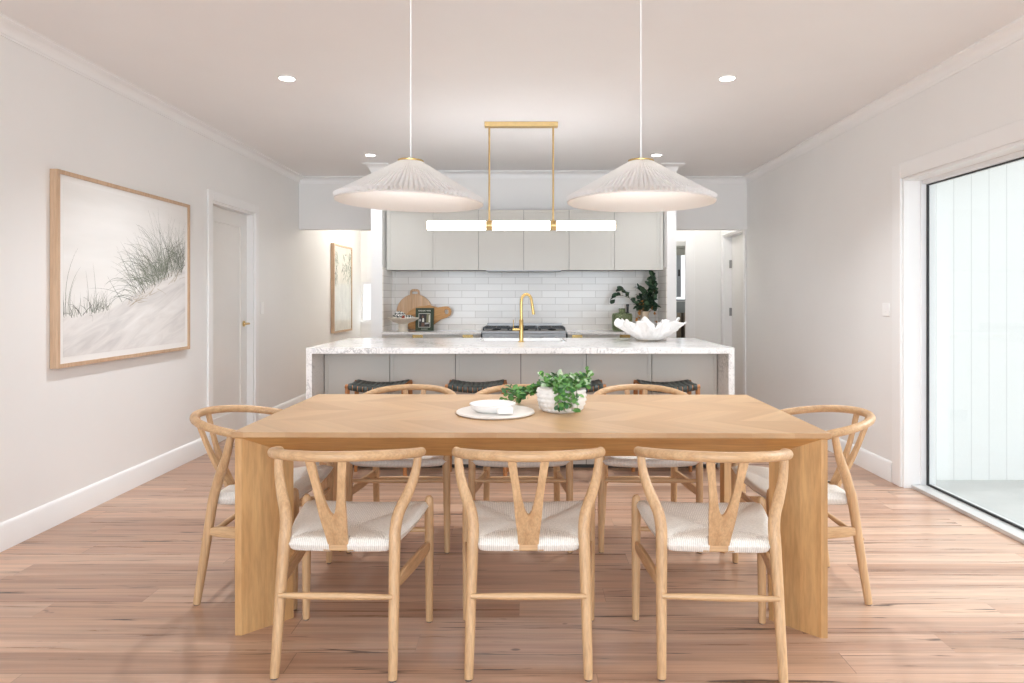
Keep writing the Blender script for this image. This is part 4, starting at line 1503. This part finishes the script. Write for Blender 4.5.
M['leaf_print'] = plain('pale_leaf_print', srgb(222, 216, 206), .3, var=.10, nscale=7)
t, pr2, PW2, PH2 = framed('framed_print', 'narrow oak framed leaf print on the hall wall beyond the lintel', XL + .002, 8.92, 9.83, .78, 1.965, .045, .028, M['leaf_print'], .01)
m = MB()
PW, PH = PW2, PH2
rnd = random.Random(8)
for i in range(120):  # leaves only up high; bare pale lower sheet stands for a window reflection
    u = rnd.choice((rnd.uniform(.0, .18), rnd.uniform(.45, .8), rnd.uniform(.8, 1)))
    blade(u, rnd.uniform(.62, .97), R(rnd.uniform(200, 340)), rnd.uniform(.05, .14), R(rnd.gauss(0, 40)), rnd.uniform(.006, .014), rnd.choice((0, 1, 3, 3)), i * 2e-6)
m.build('printed_leaves', blades, t, loc=pr2.location, smooth=False)
gt = bx((.036, .038, .028, 0.91 - .028, .028, 1.185 - .028)).build('picture_glass', M['glass'], t)

for (x, y, z, sgn, lb) in ((XL, 6.63, 1.147, 1, 'white light switch on the wall beside the panelled door'), (XR, 4.69, 1.165, -1, 'white light switch on the wall beside the sliding glass door')):
    t = thing('light_switch', lb, 'light switch', (x, y, z))
    x0, x1 = (0, .008) if sgn > 0 else (-.008, 0)
    bx((x0, x1, -.036, .036, -.058, .058) if sgn > 0 else (x0, x1, -.045, .045, -.045, .045)).build('switch_plate', M['plastic'], t, bevel=.003)
    x0, x1 = (.008, .011) if sgn > 0 else (-.011, -.008)
    bx((x0, x1, -.010, .010, -.014, .014)).build('rocker', M['plastic'], t, bevel=.001)

# ============================================================ THINGS ON THE TABLE
TT = .75
m = MB()
m.lathe([(0, 0), (.155, 0), (.165, .003), (.168, .007), (.166, .012), (.161, .014), (0, .014)], 64)
tag(m.build('serving_platter', M['marble'], loc=(-.148, 2.922, TT), angle=50), 'round white marble board on the table under the shallow bowl', 'platter')
bl = thing('shallow_bowl', 'shallow white ceramic bowl with a tab handle on the marble board', 'bowl', (-.158, 2.892, TT + .014))
m = MB()
m.lathe([(0, 0), (.062, 0), (.070, .003), (.086, .014), (.098, .032), (.098, .035), (.093, .035), (.081, .018), (.060, .008), (0, .007)], 56)
m.build('bowl_body', M['ceramic'], bl)
bx((.010, .076, -.112, -.070, .005, .030)).build('tab_handle', M['ceramic'], bl, bevel=.004, loc=(0, 0, 0), rot=(0, 0, R(8)))

pl = thing('potted_plant', 'trailing green plant in a white knobbly pot on the table', 'plant', (.138, 3.00, TT))
m = MB()
nu, nv = 120, 26
vs, fs = [], []
def pot_r(z):
    return interp([0, .012, .04, .075, .105], [.083, .093, .102, .105, .101], z)
for j in range(nv + 1):
    z = .098 * j / nv
    for i in range(nu):
        th = 2 * PI * i / nu
        rowk = int(z / .0196)
        kn_ = abs(math.sin(th * 12 + (rowk % 2) * PI / 2 + .5 * math.sin(rowk * 2.3 + 3 * th))) * abs(math.sin(PI * z / .0196))
        r = pot_r(z) + .0085 * kn_ * (.7 + .3 * math.sin(5 * th + rowk))
        vs.append((r * math.cos(th), r * math.sin(th), z))
for j in range(nv):
    for i in range(nu):
        ii = (i + 1) % nu
        fs.append((j * nu + i, j * nu + ii, (j + 1) * nu + ii, (j + 1) * nu + i))
fs.append(tuple(range(nu))[::-1])
m.add(vs, fs)
m.lathe([(.106, .098), (.098, .099), (.096, .085), (0, .083)], nu)
m.build('pot', M['knit'], pl, angle=60)
m = MB(); m.lathe([(0, .078), (.095, .078), (.093, .088), (0, .092)], 40); m.build('soil', M['soil'], pl)
m = MB()
rnd = random.Random(4)
stems = []
for i in range(38):
    a = rnd.uniform(0, 2 * PI)
    r = rnd.uniform(.01, .085)
    x, y = r * math.cos(a), r * math.sin(a)
    k = rnd.uniform(.9, 1.5)
    stems.append(([(x * .7, y * .7, .085), (x, y, .115), (x * k, y * k, .108 + rnd.uniform(0, .056))], 13, (1, 1, 2, 3)))
for i in range(9):     # spilling over the rim toward the viewer
    x = rnd.uniform(-.03, .075)
    stems.append(([(x * .6, -.06, .09), (x, -.105, .118), (x + .005, -.128, .09), (x + .01 * rnd.random(), -.132, .09 - rnd.uniform(.02, .075))], 11, (1, 1, 2, 1)))
for i in range(15):     # trailing branch toward the bowl
    z1 = rnd.uniform(.008, .09)
    y_ = rnd.uniform(.135, .19)
    stems.append(([(-.05, y_ * .5, .09), (-.10, y_ * .8, .092), (-.165, y_, .045 + .3 * (z1 - .03)), (-.19 - rnd.uniform(0, .085), y_, z1)], 13, (1, 2, 2, 1)))
for i in range(8):     # pale tips on the glass door side
    y_ = rnd.uniform(-.06, .06)
    stems.append(([(.05, y_ * .6, .09), (.09, y_, .12), (.115, y_, .13 + rnd.uniform(-.03, .05))], 11, (3, 1, 3, 2)))
for pts, n, mis in stems:
    spray(m, pts, n, .031, .020, mis, r=.0018, end=.25)
m.v = [(x, y, max(z, .003 + .0004 * (i % 5))) for i, (x, y, z) in enumerate(m.v)]
m.build('foliage', [M['stem'], M['green_a'], M['green_b'], M['green_c']], pl)

# ============================================================ LAUNDRY BEYOND THE PASSAGE
t = thing('laundry_bench', 'grey topped laundry bench seen through the passage doorway', 'bench', (0, 0, 0))
bx((1.51, 2.44, 9.95, 10.49, .98, 1.02)).build('bench_top', M['grey_stone'], t)
bx((1.51, 2.44, 10.0, 10.49, 0, .98)).build('bench_cabinet', M['taupe'], t)
struct(bx((1.49, 2.44, 10.485, 10.499, 1.02, 1.19)).build('trim_4', M['grey_stone']), 'grey tile upstand behind the laundry bench', 'splashback')
for x, hw_, mt, lb in ((2.163, .025, 'taupe', 'taupe towel hanging in front of the laundry bench'), (2.2135, .017, 'dark_cloth', 'dark brown towel hanging in front of the laundry bench'), (2.266, .027, 'taupe', 'taupe towel hanging beyond the dark brown towel in the laundry')):
    m = MB()
    n = 16
    vs, fs = [], []
    for j in range(9):
        z = 1.03 - .62 * j / 8
        for i in range(n + 1):
            xx = -hw_ + 2 * hw_ * i / n
            vs.append((x + xx, 9.925 - .012 * math.sin(i * 1.3 + x * 9) * (j / 8), z))
    for j in range(8):
        for i in range(n):
            fs.append((j * (n + 1) + i, j * (n + 1) + i + 1, (j + 1) * (n + 1) + i + 1, (j + 1) * (n + 1) + i))
    m.add(vs, fs)
    m.box(x - hw_, x + hw_, 9.92, 9.99, 1.0205, 1.030)
    o = m.build('towel', M[mt])
    sd = o.modifiers.new('Solidify', 'SOLIDIFY'); sd.thickness = .006
    tag(o, lb, 'towel', 'towels over the laundry bench edge')
t = thing('roller_blind', 'grey roller blind rolled high above the laundry window', 'blind')
tb([(LW[0], YE - .03, 2.02), (LW[1], YE - .03, 2.02)], .025).build('blind_roll', M['blind'], t)
bx((LW[0] + .01, LW[1] - .01, YE - .034, YE - .031, 1.90, 2.02)).build('blind_fabric', M['blind'], t)

# ============================================================ LIGHT
W = bpy.data.worlds.new('World'); SC.world = W
W.use_nodes = True
nt = W.node_tree
bg = nt.nodes['Background']
tc = nt.nodes.new('ShaderNodeTexCoord')
sep = nt.nodes.new('ShaderNodeSeparateXYZ'); nt.links.new(tc.outputs['Generated'], sep.inputs[0])
rp = nt.nodes.new('ShaderNodeValToRGB'); nt.links.new(sep.outputs[2], rp.inputs[0])
rp.color_ramp.elements[0].position = 0.0; rp.color_ramp.elements[0].color = (.82, .84, .87, 1)
rp.color_ramp.elements[1].position = .5; rp.color_ramp.elements[1].color = (.96, 1.0, 1.05, 1)
nt.links.new(rp.outputs[0], bg.inputs[0])
bg.inputs[1].default_value = .84


def area(name, loc, rot, sx, sy, power=0, portal=False, col=(1, 1, 1)):
    l = bpy.data.lights.new(name, 'AREA')
    l.shape, l.size, l.size_y, l.energy, l.color = 'RECTANGLE', sx, sy, power, col
    l.cycles.is_portal = portal
    o = bpy.data.objects.new(name, l); COL.objects.link(o)
    o.location, o.rotation_euler = loc, rot
    return o


area('daylight_slider', (XR + T + .08, (S0 + S1) / 2, SH / 2), (0, R(90), 0), SH, S1 - S0, portal=True)
area('daylight_rear_a', ((RW[0][0] + RW[0][1]) / 2, YB - T - .03, 1.2), (R(90), 0, 0), 2.35, 2.4, 76, col=(.87, .98, 1.13))
area('daylight_rear_b', ((RW[1][0] + RW[1][1]) / 2, YB - T - .03, 1.2), (R(90), 0, 0), 2.35, 2.4, 76, col=(.87, .98, 1.13))
area('daylight_hall', ((HW[0] + HW[1]) / 2, YE + T + .02, (HW[2] + HW[3]) / 2), (R(-90), 0, 0), .85, .61, portal=True)
area('daylight_laundry', ((LW[0] + LW[1]) / 2, YE + T + .02, (LW[2] + LW[3]) / 2), (R(-90), 0, 0), .77, .83, portal=True)
sl = bpy.data.lights.new('sun', 'SUN'); sl.energy, sl.angle, sl.color = 3.5, R(50), (.94, .98, 1.04)
so = bpy.data.objects.new('sun', sl); COL.objects.link(so)
dirv = Vector((-1.0, -.10, -.78))
so.rotation_euler = dirv.to_track_quat('-Z', 'Y').to_euler()

# ============================================================ CAMERA
cd = bpy.data.cameras.new('camera')
cd.sensor_fit, cd.sensor_width, cd.lens = 'HORIZONTAL', 36, 24.0
cd.shift_x, cd.shift_y = -18 / 1024, -43.5 / 1024
cd.clip_start = .05
co = bpy.data.objects.new('camera', cd); COL.objects.link(co)
co.location, co.rotation_euler = (0, 0, 1.244), (R(90), 0, 0)
SC.camera = co

SC.cycles.max_bounces = 10
SC.cycles.diffuse_bounces = 7
SC.cycles.glossy_bounces = 4
SC.cycles.transparent_max_bounces = 12
SC.cycles.sample_clamp_indirect = 6.0
SC.cycles.caustics_reflective = False
SC.cycles.caustics_refractive = False
SC.cycles.use_denoising = True
SC.cycles.use_adaptive_sampling = False
SC.view_settings.view_transform = 'Standard'
SC.view_settings.look = 'None'
SC.view_settings.gamma = 1.0
SC.view_settings.exposure = 0.86
SC.view_settings.use_curve_mapping = False
